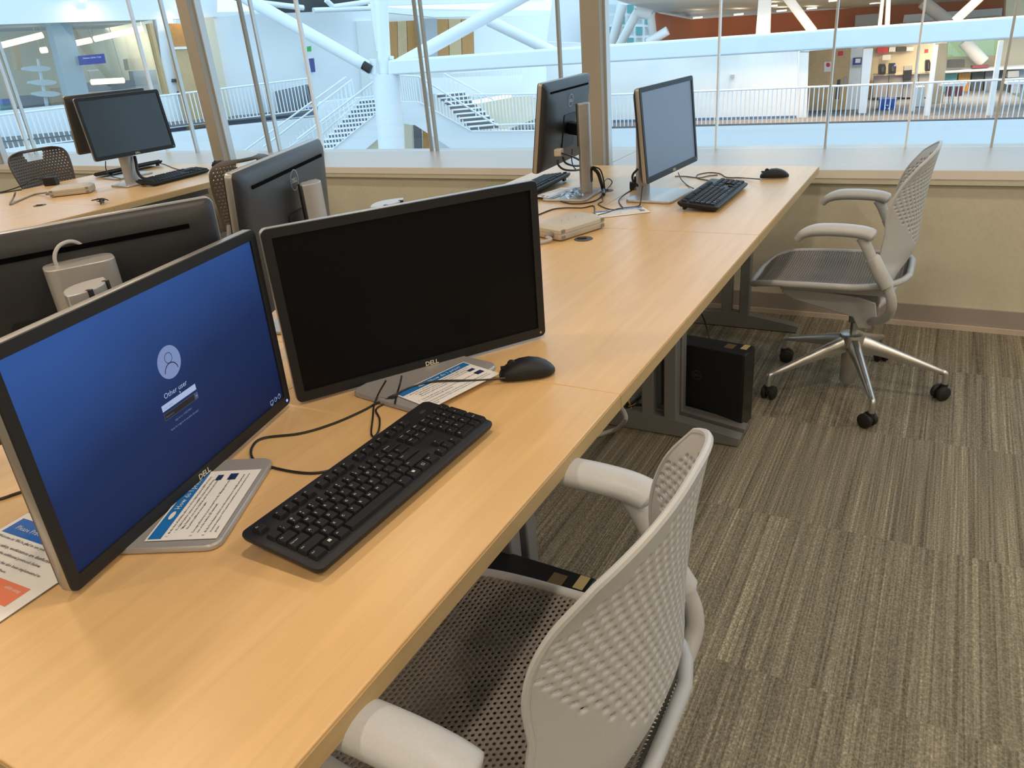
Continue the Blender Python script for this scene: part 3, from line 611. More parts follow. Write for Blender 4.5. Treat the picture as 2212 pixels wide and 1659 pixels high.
    for k in range(5):
        a = R(base_rot+72*k); ca, sa = math.cos(a), math.sin(a); D_ = Vector((ca, sa, 0)); N_ = Vector((-sa, ca, 0)); loops = []
        for d, zt, zb_, hw in ((.030, .222, .160, .022), (.10, .197, .150, .018), (.20, .160, .128, .0145), (.29, .126, .106, .0115), (.322, .113, .098, .0105)):
            loops.append([D_*d+N_*(hw*y)+Vector((0, 0, zb_+(zt-zb_)*z)) for y, z in ((-.75, 0), (.75, 0), (1., .45), (.8, .85), (.4, 1.), (-.4, 1.), (-.8, .85), (-1., .45))])
        q = MB(); q.loft(loops); lg = q.build('base_leg', 'aluminium', t, smooth=True)
        e = D_*.322; q = MB(); q.tube(spline([e+D_*-.012+Vector((0, 0, .106)), e+D_*.004+Vector((0, 0, .103)), e+D_*.008+Vector((0, 0, .085)), e+D_*.008+Vector((0, 0, .058))], 4), .0105, 12); q.build('caster_stem', 'aluminium', lg, smooth=True)
        b_ = a+R(40); cd_ = Vector((math.cos(b_), math.sin(b_), 0)); cn = Vector((-math.sin(b_), math.cos(b_), 0)); cc = e+D_*.008-cd_*.012+Vector((0, 0, .0275))
        q = MB()
        for s in (-1, 1): q.tube([cc+cn*(s*.007), cc+cn*(s*.010), cc+cn*(s*.021), cc+cn*(s*.0245)], [.024, .0272, .0272, .022], 22)
        q.tube([cc-cn*.007, cc+cn*.007], .012, 12); q.tube([cc+cd_*.010, e+D_*.008+Vector((0, 0, .060))], .013, 10)
        q.build('caster', 'rubber', lg, smooth=True)
    return t
chair('grey perforated task chair pulled out by the window wall, seen from the side', (.258, -.64, 0), R(180), 110)
chair('grey perforated task chair pushed in at the nearest desk, its back towards us', (.088, -2.876, 0), R(180), 20)
def brown_S(u, v):
    w = lerp(smooth_tab([(0, .175), (.3, .19), (.6, .21), (.8, .215), (.9, .205), (.96, .18), (1., .12)]), v)
    return Vector((-.14-.05*v+.05*u*u, u*w, .52+.36*v))
def brown_chair(label, loc, rz):
    t = thing('side_chair', label, 'chair', loc, rz, 'brown perforated chairs in the aisle')
    q = perforated(brown_S, 22, 20, lambda u, v: v > .12 and v < .93 and abs(u) < .93, .36, skip=lambda u, v: .82 < v < .93 and abs(u) < .26+.12*(v-.82)/.11)
    b = q.build('backrest', 'chair_brown', t); b.data.polygons.foreach_set('use_smooth', [True]*len(b.data.polygons))
    so = b.modifiers.new('thick', 'SOLIDIFY'); so.thickness = .006; so.offset = 0
    q = MB(); q.loft([rrect(.42, .43, .09, 6, z=.425, cx=.06), rrect(.44, .45, .09, 6, z=.435, cx=.06), rrect(.44, .45, .09, 6, z=.45, cx=.06), rrect(.41, .42, .09, 6, z=.456, cx=.06)]); q.build('seat', 'chair_brown', t, smooth=True)
    for sx in (.22, -.13):
        for sy in (-.2, .2):
            q = MB(); q.tube([(sx*1.15, sy*1.08, .0), (sx, sy, .43)] if sx > 0 else [(sx*1.5, sy*1.08, .0), (sx, sy, .43), (-.15, sy*.9, .56)], .011, 10); q.build('leg', 'silver_paint', t, smooth=True)
    return t
brown_chair('brown perforated chair with a hand hole, at the left end of the left desk', (-4.68, -.545, .045), R(4))
brown_chair('brown perforated chair half hidden by the circled-logo monitor', (-2.97, -.62, 0), R(176))
# ------------------------------------------------------------------ things on and under the desks
def tilt_quad(c, tx, w, h, z0):                   # frame of a card: lower-left corner, reading direction, size
    tx = Vector((tx[0], tx[1], 0)).normalized(); up = Vector((-tx.y, tx.x, 0)); return Vector((c[0], c[1], z0)), tx, up
def card(label, ll, tx, z, w=.187, h=.108, group='printing instruction cards', full=True):
    o, tx, up = tilt_quad(ll, tx, w, h, z); t = thing('instruction_card', label, 'card', o+tx*w/2+up*h/2, 0, group); o = -tx*w/2-up*h/2; Z = Vector((0, 0, 1))
    q = MB(); q.prism([o, o+tx*w, o+tx*w+up*h, o+up*h], Z*.0006); q.build('card_sheet', 'paper', t)
    q = MB(); a = o+Z*.0008; q.add([a+tx*.003+up*(h-.023), a+tx*(w-.003)+up*(h-.023), a+tx*(w-.003)+up*(h-.003), a+tx*.003+up*(h-.003)], [(0, 1, 2, 3)]); q.build('header_band', 'header_blue', t)
    q = MB(); a = o+Z*.0010; q.text('How do I print?', a+tx*.078+up*(h-.0175), tx, up, .0135)
    q.loft([[a+tx*(.062+.011*math.cos(k))+up*(h-.013+.004*math.sin(k)) for k in [i*math.pi/5 for i in range(10)]]], True, False); q.build('header_text', 'white_print', t)
    q = MB(); ys = (.031, .039, .0465, .054, .067, .0745, .086, .0935, .101); xs = (.007, .017, .025, .025, .007, .015, .007, .015, .015)
    for s_, y_, x_ in zip(CARD, ys, xs):
        k = min(.0052, (w-.012-x_)/TXT[s_][2]); q.text(s_, a+tx*x_+up*(h-y_), tx, up, k)
    q.build('body_text', 'ink', t)
    for (px, py, pw, ph) in ((.158, .040, .016, .010), (.158, .060, .019, .014)):
        q = MB(); b = a+tx*px+up*(h-py-ph); q.add([b, b+tx*pw, b+tx*pw+up*ph, b+up*ph], [(0, 1, 2, 3)]); q.build('picture', 'navy', t)
    return t
zc = ZD+.0115
p0, p1, p2 = D(468, 1163, zc), D(561, 1020, zc), D(340, 1152, zc)
card('printing instruction card on the silver base under the blue login screen', p0, p1-p0, zc)
tl, tr, br = D(861, 848, zc), D(1001, 782, zc), D(1063, 805, zc); tx = (tr-tl).normalized(); dn = Vector((tx.y, -tx.x, 0))
card('printing instruction card on the silver base by the near mouse', tr-tx*.187+dn*.108, tx, zc)
card('printing instruction card in a clear sleeve before the pale grey screen', (-.585, -1.055), (D(1423, 458)-D(1312, 471)).normalized(), ZD+.0015)
card('printing instruction card on the silver base in front of the tan post', (-.955, -.60), (-.25, -.97), zc)
# notice sheet
tx = Vector((1, .043, 0)).normalized(); up = Vector((-.043, 1, 0)).normalized(); TL = Vector((-.7295, -3.084, 0)); w, h = .2159, .2794; Z = Vector((0, 0, 1))
sh = thing('notice_sheet', 'printed notice sheet with blue and coral boxes at the left edge', 'sheet', (TL.x+.1, TL.y-.14, ZD)); o = TL-Vector((TL.x+.1, TL.y-.14, 0))
def sq(x0, y0, x1, y1, z): return [o+tx*x0-up*y0+Z*z, o+tx*x0-up*y1+Z*z, o+tx*x1-up*y1+Z*z, o+tx*x1-up*y0+Z*z]
q = MB(); q.prism(sq(0, 0, w, h, .0012), Z*.0008); q.build('paper_sheet', 'paper', sh)
q = MB(); q.prism(sq(-.003, -.003, w+.003, h+.003, .0002), Z*.0008); q.build('sleeve', 'clear_plastic', sh)
q = MB(); q.add(sq(.009, .013, w-.009, .0485, .0022), [(0, 1, 2, 3)]); q.build('blue_box', 'sheet_blue', sh)
q = MB(); q.add(sq(.012, .1214, .1935, .158, .0022), [(0, 1, 2, 3)]); q.build('coral_box', 'coral', sh)
q = MB(); q.text('Please Practice', o+tx*.0235-up*.0364+Z*.0026, tx, up, .0125); q.text('while using', o+tx*.185-up*.1335+Z*.0026, tx, up, .0075, 'R'); q.build('box_text', 'white_print', sh)
q = MB()
for s_, y_, x_ in zip(SHEET, (.0585, .0745, .0865, .101, .113), (.128, .181, .159, .180, .121)): q.text(s_, o+tx*x_-up*y_+Z*.0026, tx, up, (x_-.014)/TXT[s_][2] if s_ != SHEET[-1] else .0066, 'R')
q.build('body_text', 'ink', sh)
# power docks
def dock(label, loc, rz, group='beige dock boxes'):
    t = thing('dock_box', label, 'dock', loc, rz, group)
    q = MB(); q.loft([rrect(.21, .135, .012, 4, z=.004), rrect(.215, .14, .010, 4, z=.008), rrect(.215, .14, .010, 4, z=.0235)]); q.build('lower_shell', 'beige_plastic', t, smooth=True)
    q = MB(); q.loft([rrect(.215, .14, .010, 4, z=.0245), rrect(.215, .14, .010, 4, z=.036), rrect(.195, .115, .025, 4, z=.046), rrect(.16, .085, .03, 4, z=.0485)]); q.build('upper_shell', 'beige_plastic', t, smooth=True)
    for sx in (-1, 1):
        for z in (.0125, .0325):
            q = MB(); q.box((sx*.094, -.0695, z), (.016, .004, .011)); q.build('corner_recess', 'beige_dark', t)
    for k in range(10):
        q = MB(); q.box((-.05+.011*k, -.02+.012*(k % 3), .0487), (.004, .0015, .0006)); q.build('vent_slit', 'beige_dark', t)
    q = MB(); q.box((-.1075, .045, .020), (.004, .025, .012)); q.build('port', 'rubber', t)
    q = MB(); q.tube([(-.107, -.03, .02), (-.118, -.03, .02), (-.121, -.03, .02), (-.135, -.03, .0185)], [.010, .010, .0085, .006], 12); q.build('strain_relief', 'beige_dark', t, smooth=True)
    for sx in (-1, 1):
        for sy in (-1, 1):
            q = MB(); q.lathe([(.006, 0), (.006, .005)], (sx*.085, sy*.05, 0), 10); q.build('rubber_foot', 'rubber', t)
    return t
dock('beige dock box near the black grommet on the near row', (-.617, -1.262, ZD), R(70))
lb_, rb_ = D(108, 428), D(200, 417); dv = (rb_-lb_); dock('beige dock box on the left desk beside the black power adapter', (lb_.x+dv.normalized().x*.1075-dv.normalized().y*.07, lb_.y+dv.normalized().y*.1075+dv.normalized().x*.07, ZD), math.atan2(dv.y, dv.x))
def grommet(label, c, r, ma):
    t = thing('grommet', label, 'grommet', (c[0], c[1], ZD), R(20), 'desk cable grommets'); q = MB(); q.lathe([(r*.2, .0006), (r*.93, .0022), (r, .0012), (r, .0003)], n=28); q.build('cap', ma, t, smooth=True)
    q = MB(); q.box((-.006, .004, .003), (r*1.0, .012, .0035)); q.build('cable_slot', 'rubber', t, bevel=.001)
g = (D(1240, 518)+D(1281, 515))/2; grommet('dark grommet in front of the beige dock box', g, .031, 'dark_grey')
g = D(1310, 412); grommet('brown grommet behind the silver stand near the tan post', g, .029, 'grommet_brown')
g = D(86, 444); grommet('brown grommet on the left desk by the coiled cable', g, .032, 'grommet_brown')
# computers under the desk
def tower(label, loc, rz):
    t = thing('computer', label, 'computer', loc, rz, 'small black desktop computers on the floor')
    q = MB(); q.box((0, 0, .155), (.30, .094, .29)); q.build('case', 'black_plastic', t, bevel=.003)
    q = MB(); q.box((.151, 0, .155), (.008, .092, .286)); q.build('front_panel', 'black_gloss', t, bevel=.003)
    q = MB(); q.box((.128, .022, .3005), (.022, .042, .0008), R(0)); q.build('asset_label', 'label_yellow', t)
    q = MB(); q.box((.078, .008, .3005), (.032, .04, .0008)); q.build('licence_label', 'brown_label', t)
    q = MB(); ring(q, [Vector((p.x-.02, -.0475, .19+p.y)) for p in ellipse(.036, .036, 24)], [Vector((p.x-.02, -.0475, .19+p.y)) for p in ellipse(.032, .032, 24)]); q.text('DELL', (-.02, -.0475, .186), (1, 0, 0), (0, 0, 1), .011, 'C'); q.build('side_logo', 'dark_grey', t)
    for x in (-.11, .11):
        q = MB(); q.box((x, 0, .006), (.02, .085, .011)); q.build('rubber_foot', 'rubber', t)
    return t
tower('black desktop computer standing on the carpet beside the pulled-out chair', (-.178, -1.068, .002), R(-9))
tower('black desktop computer under the nearest desk, beyond the pushed-in chair', (-.19, -2.475, .03), R(-2))
# earphones, adapter, sleeve
def cable(label, pts, r=.0022, ma='cable_black', n=6, group='loose cables', name='cable'):
    q = MB(); q.tube(spline(pts, n), r, 7); return tag(q.build(name, ma, smooth=True, centre=True), label, 'cable', group)
c = D(219, 441)
ep = thing('earphones', 'small tangle of earphone wire on the left desk', 'earphones', c)
q = MB(); random.seed(3); q.tube(spline([(random.uniform(-.05, .05), random.uniform(-.035, .035), .004+random.uniform(0, .025)) for k in range(16)], 5), .0025, 6); q.build('wire', 'cable_black', ep, smooth=True)
q = MB(); q.box((.01, .0, .012), (.022, .012, .012), .5); q.build('ear_piece', 'beige_dark', ep, bevel=.003)
a0 = D(113, 400); ad = thing('power_adapter', 'black power adapter behind the beige dock box on the left desk', 'adapter', a0, R(30))
q = MB(); q.box((0, 0, .026), (.075, .055, .052)); q.build('adapter_body', 'black_plastic', ad, bevel=.006)
q = MB(); q.tube(spline([(-.035, 0, .03), (-.09, -.01, .05), (-.16, -.04, .02), (-.22, -.10, .005), (-.25, -.16, .004), (-.21, -.17, .004), (-.13, -.11, .004)], 6), .0035, 8); q.build('adapter_cord', 'cable_black', ad, smooth=True)
cable('grey cord running from the beige dock box on the left desk', [D(101, 416, ZD+.02), D(75, 420, ZD+.005), D(45, 432, ZD+.004), D(22, 442, ZD+.004), D(30, 425, ZD+.02), D(33, 416, ZD+.05)], .005, 'beige_dark')
ps = thing('plastic_sleeve', 'crumpled clear plastic sleeve lying before the silver stand near the tan post', 'sleeve', D(1245, 425)); q = MB(); L = []
for k in range(9):
    s_ = k/8; L.append([Vector((-.04+.10*s_+.02*math.sin(3*j), -.09+.022*j+.01*math.sin(k), .004+.022*abs(math.sin(2.2*s_*math.pi+.5*j)))) for j in range(8)])
q.loft(L, False, False, False); q.build('film', 'clear_plastic', ps, smooth=True)
zt = ZD+.0025; zb2 = ZD+.013
cable('black keyboard cable looping on the desk beside the login screen', [D(808, 962, ZD+.012), D(775, 985, zt), D(735, 1008, zt), D(690, 1021, zt), D(640, 1020, zt), D(580, 1007, zt), D(546, 990, zt), D(545, 965, zt), D(570, 946, zt), D(650, 936, zt), D(720, 915, zt), D(780, 889, zt), D(812, 872, zt), D(850, 857, zb2), D(868, 846, zb2)], .0023)
cable('black mouse cable crossing the card on the silver base', [D(1092, 817, ZD+.012), D(1040, 821, zb2), D(990, 822, zb2+.002), D(935, 824, zb2+.002), D(890, 836, zb2), D(855, 852, zb2), D(818, 869, zt), D(790, 884, zt)], .0021)
cable('thin black lead hanging behind the black-screen monitor onto the desk', [D(834, 822, ZD+.05), D(818, 850, ZD+.02), D(808, 876, zt), D(805, 905, zt), D(802, 935, zt), D(808, 943, zt), D(818, 930, zt), D(820, 905, zt), D(812, 885, zt), D(830, 872, zt), D(852, 858, zb2)], .0018)
cable('thin black lead dropping beside the monitor foot', [D(868, 812, ZD+.04), D(864, 830, ZD+.03), D(858, 850, zb2), D(853, 872, zb2)], .0019)
cable('black cable at the left edge behind the login screen', [D(-40, 1085, zt), D(0, 1078, zt), D(30, 1068, zt), D(60, 1058, zt)], .0025)
cable('grey dock lead running behind the black monitor', [Vector((-.617, -1.262, 0))+Vector((math.cos(R(70))*-.134-math.sin(R(70))*-.03, math.sin(R(70))*-.134+math.cos(R(70))*-.03, ZD+.018)), D(1190, 517, ZD+.012), D(1170, 524, ZD+.006), D(1140, 530, ZD+.006)], .0058, 'cable_grey')
XP_ = -.80
cable('cable bundle dropping from the silver stand near the tan post', [hit(1280, 362, 0, -.77), hit(1291, 373, 0, -.76), hit(1298, 392, 0, -.75), hit(1302, 408, 0, -.75), D(1304, 420, ZD+.012)], .0075)
cable('black cable curling from the stand to the grommet', [hit(1282, 360, 0, -.765), hit(1296, 366, 0, -.75), hit(1303, 385, 0, -.745), hit(1306, 405, 0, -.745), D(1308, 416, zt)], .003)
cable('thin cable looping beside the brown grommet', [D(1303, 414, zt), D(1304, 395, ZD+.03), D(1313, 386, ZD+.035), D(1322, 392, ZD+.02), D(1318, 401, zt), D(1306, 412, zt)], .0022)
cable('black cable lying from the far keyboard to the stand', [D(1178, 421, zt), D(1200, 431, zt), D(1235, 440, zt), D(1275, 437, zt), D(1295, 428, zt), D(1302, 418, zt)], .0028)
cable('black cable across the desk behind the beige dock box', [D(1160, 465, zt), D(1195, 452, zt), D(1225, 449, zt), D(1258, 449, zt), D(1282, 445, zt), D(1284, 460, zt), D(1280, 468, zt)], .0024)
cable('thin cable between the two far monitors on the desk', [D(1300, 424, zt), D(1302, 434, zt), D(1292, 441, zt), D(1312, 451, zt), D(1330, 453, zt), D(1348, 449, zt), D(1376, 446, zt), D(1383, 440, zt+.01), D(1386, 415, ZD+.05), D(1388, 402, ZD+.07)], .0022)
cable('cable running from the dock towards the pale grey screen', [D(1287, 466, zt), D(1310, 460, zt), D(1335, 451, zt), D(1346, 450, zt), D(1340, 442, zt), D(1337, 432, zt), D(1350, 420, ZD+.01), D(1365, 411, ZD+.02)], .0024)
cable('black cables gathered behind the pale grey screen', [hit(1378, 365, 0, -.56), hit(1367, 378, 0, -.58), hit(1368, 392, 0, -.58), hit(1378, 402, 0, -.57), D(1372, 408, ZD+.02)], .0045)
q = MB(); cc = D(1372, 409); q.box((cc.x, cc.y, ZD+.016), (.045, .03, .032), .4); q.box((cc.x+.005, cc.y+.002, ZD+.042), (.02, .018, .022), .4); tag(q.build('cable_adapter', 'black_plastic', bevel=.004, centre=True), 'small black cable adapter beside the pale grey screen stand', 'adapter')
cable('mouse cable looping behind the window-end keyboard', [D(1641, 387, ZD+.012), D(1600, 384, zt), D(1570, 383, zt), D(1555, 375, zt), D(1530, 373, zt), D(1506, 378, zt), D(1510, 386, zt), D(1545, 391, zt), D(1560, 390, zt)], .0021)
cable('thin cable from the pale grey screen across the desk', [D(1458, 381, zt), D(1480, 381, zt), D(1510, 384, zt), D(1530, 380, zt), D(1550, 378, zt)], .0021)
cable('keyboard cable hanging from the pale grey screen to the window-end keyboard', [D(1465, 373, ZD+.03), D(1472, 388, ZD+.012), D(1485, 400, zt), D(1498, 407, ZD+.012)], .0022)
for k, pts in enumerate(([(1205, 345), (1206, 356), (1218, 366), (1240, 368), (1256, 366)], [(1216, 340), (1222, 352), (1240, 358), (1257, 358)], [(1236, 322), (1235, 345), (1239, 360), (1244, 366)], [(1212, 331), (1228, 335), (1245, 342), (1257, 349)])):
    cable(('video cable hanging lowest', 'power cable drooping in the middle', 'thin vertical lead', 'video cable leaving the pale plug')[k]+' behind the monitor near the tan post', [hit(x, y, 0, -.845) for x, y in pts], (.0042, .0042, .0022, .0042)[k])
q = MB(); cc = hit(1207, 329, 0, -.86); q.box(cc, (.03, .035, .028), .1); tag(q.build('video_plug', 'beige_plastic', bevel=.004, centre=True), 'pale video plug in the back of the monitor near the tan post', 'plug')
for pts, lab in (([D(330, 352, zt), D(352, 354, zt), D(372, 362, zt), D(392, 368, zt)], 'mouse lead on the left desk behind the dark blank screen'), ([D(335, 384, zt), D(355, 376, zt), D(378, 373, zt), D(395, 372, zt)], 'second lead on the left desk beside the keyboard')):
    cable(lab, pts, .003)
cable('black cables hanging below the dark blank screen on the left', [hit(291, 338, 0, -3.76), hit(294, 352, 0, -3.74), hit(298, 372, 0, -3.72), hit(308, 384, 0, -3.70), D(328, 388, zt)], .009)
cable('thin looped lead left of the silver stand on the left desk', [hit(228, 348, 0, -3.80), hit(229, 366, 0, -3.80), hit(238, 380, 0, -3.80), D(262, 386, zt)], .003)
cable('pale cable curving to the floor by the desk leg', [hit(1338, 876, 0, -.36), hit(1349, 893, 0, -.33), hit(1350, 908, 0, -.33), D(1335, 925, .03), D(1310, 934, .012), D(1285, 942, .012)], .008, 'cable_grey')
cable('black cable hanging to the computer beside the pulled-out chair', [hit(1508, 665, 0, -.28), hit(1521, 690, 0, -.26), hit(1528, 715, 0, -.24), D(1536, 742, .302)], .003)
for k, (pts, ma) in enumerate((([(1352, 868), (1360, 875), (1375, 862), (1384, 855)], 'cable_black'), ([(1356, 862), (1358, 872), (1364, 884)], 'cable_yellow'), ([(1355, 878), (1372, 872), (1386, 868)], 'cable_yellow'), ([(1348, 880), (1365, 877), (1386, 874)], 'cable_black'))):
    cable(('black cord', 'short yellow wire', 'long yellow wire', 'lower black cord')[k]+' tangled under the desk by the twin legs', [hit(x, y, 0, -.42) for x, y in pts], .006, ma)
# ------------------------------------------------------------------ the atrium beyond the glass
class Plane:                                      # an upright plane: a point, a horizontal direction, the normal pointing away from us
    def __init__(s, a, b):
        s.o = Vector((a.x, a.y, 0)); s.w = Vector((b.x-a.x, b.y-a.y, 0)).normalized(); s.n = Vector((-s.w.y, s.w.x, 0))
        if s.n.dot(s.o-CAM) < 0: s.n = -s.n
    def hit(s, px, py, off=0.):
        d = ray(px, py); o = s.o+s.n*off; return CAM+d*((o-CAM).dot(s.n)/d.dot(s.n))
PR = Plane(at(1309, 278, 24.1), at(2212, 256.6, 20.2))      # right walkway railing
PL = Plane(at(344, 283, 23.5), at(608, 246, 26.3))          # left walkway railing
PT = Plane(at(835, 150, 20.5), at(2212, 90, 19.2))          # the white truss in front
PS = Plane(at(560, 300, 22.5), at(1100, 250, 22.5))         # the stairs
def c1(x, y): return (x/2.962, y/2.962)
def c2(x, y): return (400+x/2.962, y/2.962)
def c3(x, y): return (1000+x/2.962, y/2.962)
def c4(x, y): return (1472+x/2.962, y/2.962)
def d6(x, y): return (x/5.026, y/5.026)
def d7(x, y): return (1700+x/4.32, 80+y/4.32)
def d8(x, y): return (1300+x/2.4254, y/2.4254)
def slab(name, pts, pl, off, th, ma, parent=None, centre=True):
    q = MB(); q.prism([pl.hit(x, y, off) for x, y in pts], pl.n*th); return q.build(name, ma, parent, centre=centre and parent is None)
def mesh_slab(q, pts, pl, off, th): return q.prism([pl.hit(x, y, off) for x, y in pts], pl.n*th)
def S_(name, pts, pl, off, th, ma, label): return struct(slab(name, pts, pl, off, th, ma), label)
BAL = None
def railing(label, a0, a1, b0, b1, n, pl, off, group='white atrium railings', r=.013, mid=False):
    # a: top line ends, b: bottom line ends (pixels); n bars
    global BAL
    A0, A1, B0, B1 = [pl.hit(*p, off) for p in (a0, a1, b0, b1)]; o = (B0+B1)/2
    t = thing('railing', label, 'railing', o, 0, group)
    q = MB(); q.tube([A0-o, A1-o], .028, 8); q.build('top_rail', 'steel_white', t)
    q = MB(); q.tube([B0-o, B1-o], .022, 6); q.build('bottom_rail', 'steel_white', t)
    if BAL is None:
        m_ = MB(); m_.box((0, 0, .5), (1, 1, 1)); BAL = m_.mesh('baluster'); BAL.materials.append(MATS['steel_white'])
    for k in range(n):
        s = (k+.5)/n; p0 = B0.lerp(B1, s); p1 = A0.lerp(A1, s); d = p1-p0
        link_mesh('baluster', BAL, t, p0-o, 0, (2*r, 2*r, d.z)) if True else None
    return t
AW = 'atrium_white'
# floor far below, and back walls that close the hall
q = MB(); q.box((-10, 17, -7.1), (70, 33, .2)); struct(q.build('floor_atrium', 'walk_carpet', centre=True), 'grey atrium floor far below')
# --- right wing
S_('wall_atrium_right', [(1180, 90), c4(745, 330), c4(745, 790), (1180, 300)], PR, 1.1, .25, 'atrium_wall', 'white wall behind the right walkway')
S_('baseboard_atrium_right', [(1180, 263), c4(735, 740), c4(735, 775), (1180, 275)], PR, 1.05, .05, 'base_blue', 'blue base strip along the white wall of the right walkway')
S_('floor_walkway', [(1100, 279), (2290, 252), (2290, 256), (1100, 283)], PR, .0, 9., 'walk_carpet', 'carpeted right walkway')
S_('wall_slab_right', [(900, 287.5), (2400, 253), (2400, 420), (900, 420)], PR, -.02, .45, AW, 'white slab edge below the right railing')
railing('long white railing of the right walkway', (1150, 211), (2300, 167), (1150, 281), (2300, 254), 118, PR, .06)
# return wall, door, pier
S_('wall_return', [c4(755, 335), c4(815, 335), c4(800, 760), c4(740, 775)], PR, 1.15, .6, 'atrium_wall', 'narrow white wall return left of the wooden door')
dr = thing('door', 'wooden door with a glass slot across the atrium', 'door', PR.hit(*d7(360, 735), 2.9)); do = dr.location
def dpart(name, pts, off, th, ma, par=None, pl=PR, t=dr):
    q = MB(); q.prism([pl.hit(*p, off)-t.location for p in pts], pl.n*th); return q.build(name, ma, par or t)
dpart('door_leaf', [d7(205, 130), d7(600, 100), d7(548, 735), d7(160, 735)], 2.9, .05, 'door_wood')
dpart('glass_slot', [d7(470, 400), d7(500, 395), d7(485, 580), d7(445, 580)], 2.88, .03, 'dark_grey')
dpart('door_handle', [d7(538, 375), d7(560, 375), d7(553, 445), d7(530, 445)], 2.85, .05, 'cabinet_grey')
dpart('notice', [d7(348, 232), d7(422, 230), d7(415, 322), d7(345, 325)], 2.87, .02, 'paper')
dpart('red_dot', [(d7(384, 260)[0]+4.6*math.cos(k*.5), d7(384, 260)[1]+4.8*math.sin(k*.5)) for k in range(12)], 2.85, .02, 'sign_red')
dpart('red_notice', [d7(478, 135), d7(525, 130), d7(522, 172), d7(474, 176)], 2.87, .02, 'sign_red')
S_('wall_pier', [d7(600, 100), d7(730, 95), d7(690, 700), d7(555, 700)], PR, 2.9, .3, 'atrium_wall', 'pale wall right of the wooden door')
S_('baseboard_pier', [d7(560, 690), d7(680, 690), d7(665, 735), d7(550, 735)], PR, 2.86, .04, 'base_blue', 'blue base strip right of the wooden door')
sg = slab('room_sign', [d7(618, 195), d7(708, 190), d7(700, 280), d7(610, 284)], PR, 2.82, .06, 'sign_blue'); tag(sg, 'square blue room sign right of the wooden door', 'sign')
q = MB(); mesh_slab(q, [d7(640, 203), d7(688, 201), d7(684, 240), d7(637, 242)], PR, 2.80, .01); q.v = [p-sg.location for p in q.v]; q.build('sign_text', 'steel_white', sg)
q = MB(); mesh_slab(q, [d7(612, 262), d7(700, 258), d7(698, 280), d7(610, 284)], PR, 2.80, .01); q.v = [p-sg.location for p in q.v]; q.build('sign_plate', 'concrete', sg)
S_('wall_column', [d7(715, 110), d7(805, 105), d7(738, 715), d7(668, 715)], PR, 1.6, .5, AW, 'white square pier of the right walkway')
S_('baseboard_column', [d7(672, 712), d7(742, 712), d7(738, 740), d7(668, 740)], PR, 1.57, .04, 'base_blue', 'blue base strip of the white pier')
# kitchenette behind
S_('wall_kitchen', [d7(600, 40), d7(1420, 20), d7(1420, 800), d7(600, 800)], PR, 6.2, .2, 'cream_wall', 'cream back wall of the kitchenette')
S_('wall_kitchen_side', [d7(1385, 60), d7(1500, 55), d7(1440, 790), d7(1325, 790)], PR, 4.0, .3, 'cream_wall', 'cream pier beside the kitchenette')
ct = thing('counter', 'kitchenette counter with cabinets across the atrium', 'counter', PR.hit(*d7(1000, 700), 5.4))
dpart('worktop', [d7(815, 352), d7(1380, 322), d7(1380, 336), d7(815, 366)], 5.3, .6, 'counter', None, PR, ct)
for k in range(4): dpart('cabinet_door', [d7(815+k*140, 367-k*7.5), d7(950+k*140, 360-k*7.5), d7(935+k*140, 560), d7(800+k*140, 565)], 5.4, .4, 'cabinet_grey', None, PR, ct)
for k, (x0, x1, y0, y1, lab) in enumerate(((852, 925, 255, 345, 'left black coffee maker on the kitchenette counter'), (948, 1020, 248, 338, 'right black coffee maker, with a blue light, on the kitchenette counter'), (1290, 1340, 215, 318, 'coffee pot machine at the right end of the kitchenette counter'))):
    t = thing('coffee_maker', lab, 'coffee maker', PR.hit(*d7((x0+x1)/2, y1), 5.2), 0, 'coffee makers on the counter')
    dpart('machine_body', [d7(x0+10, y0), d7(x1-8, y0-3), d7(x1, y0+30), d7(x1-5, y1), d7(x0, y1+3), d7(x0+2, y0+20)], 5.2, .25, 'coffee_black', None, PR, t)
    dpart('water_tank', [d7(x0+30, y0+25), d7(x1-18, y0+22), d7(x1-20, y1-20), d7(x0+28, y1-18)], 5.17, .03, 'dark_grey' if k < 2 else 'silver_paint', None, PR, t)
    if k == 1: dpart('status_light', [d7(1000, 258), d7(1016, 256), d7(1015, 272), d7(1000, 274)], 5.15, .03, 'led_blue', None, PR, t)
t = thing('water_dispenser', 'grey and black dispenser hanging in the kitchenette', 'dispenser', PR.hit(*d7(1125, 405), 5.2)); dpart('dispenser_top', [d7(1095, 275), d7(1172, 270), d7(1170, 305), d7(1092, 312)], 5.2, .3, 'silver_paint', None, PR, t); dpart('dispenser_body', [d7(1092, 312), d7(1168, 306), d7(1158, 402), d7(1085, 404)], 5.2, .3, 'coffee_black', None, PR, t)
for k, (a, b, c_, d_, ma, lab) in enumerate(((845, 945, 100, 150, 'sign_red', 'red box on the kitchenette shelf'), (955, 1015, 95, 138, 'atrium_wall', 'white box on the kitchenette shelf'), (1025, 1110, 95, 135, 'dark_grey', 'dark box on the kitchenette shelf'), (1118, 1185, 92, 130, 'atrium_wall', 'pale box at the right of the kitchenette shelf'), (895, 970, 168, 215, 'paper', 'white notice on the kitchenette wall'), (1285, 1320, 115, 150, 'sign_red', 'small red notice on the kitchenette wall'))):
    tag(slab('wall_box' if k < 4 else 'wall_notice', [d7(a, c_), d7(b, c_-3), d7(b-4, d_-2), d7(a-4, d_)], PR, 5.9, .25 if k < 4 else .02, ma), lab, 'box' if k < 4 else 'notice')
bn = thing('recycling_bin', 'blue recycling bin with a white recycling mark across the atrium', 'bin', PR.hit(*d7(935, 703), 2.6))
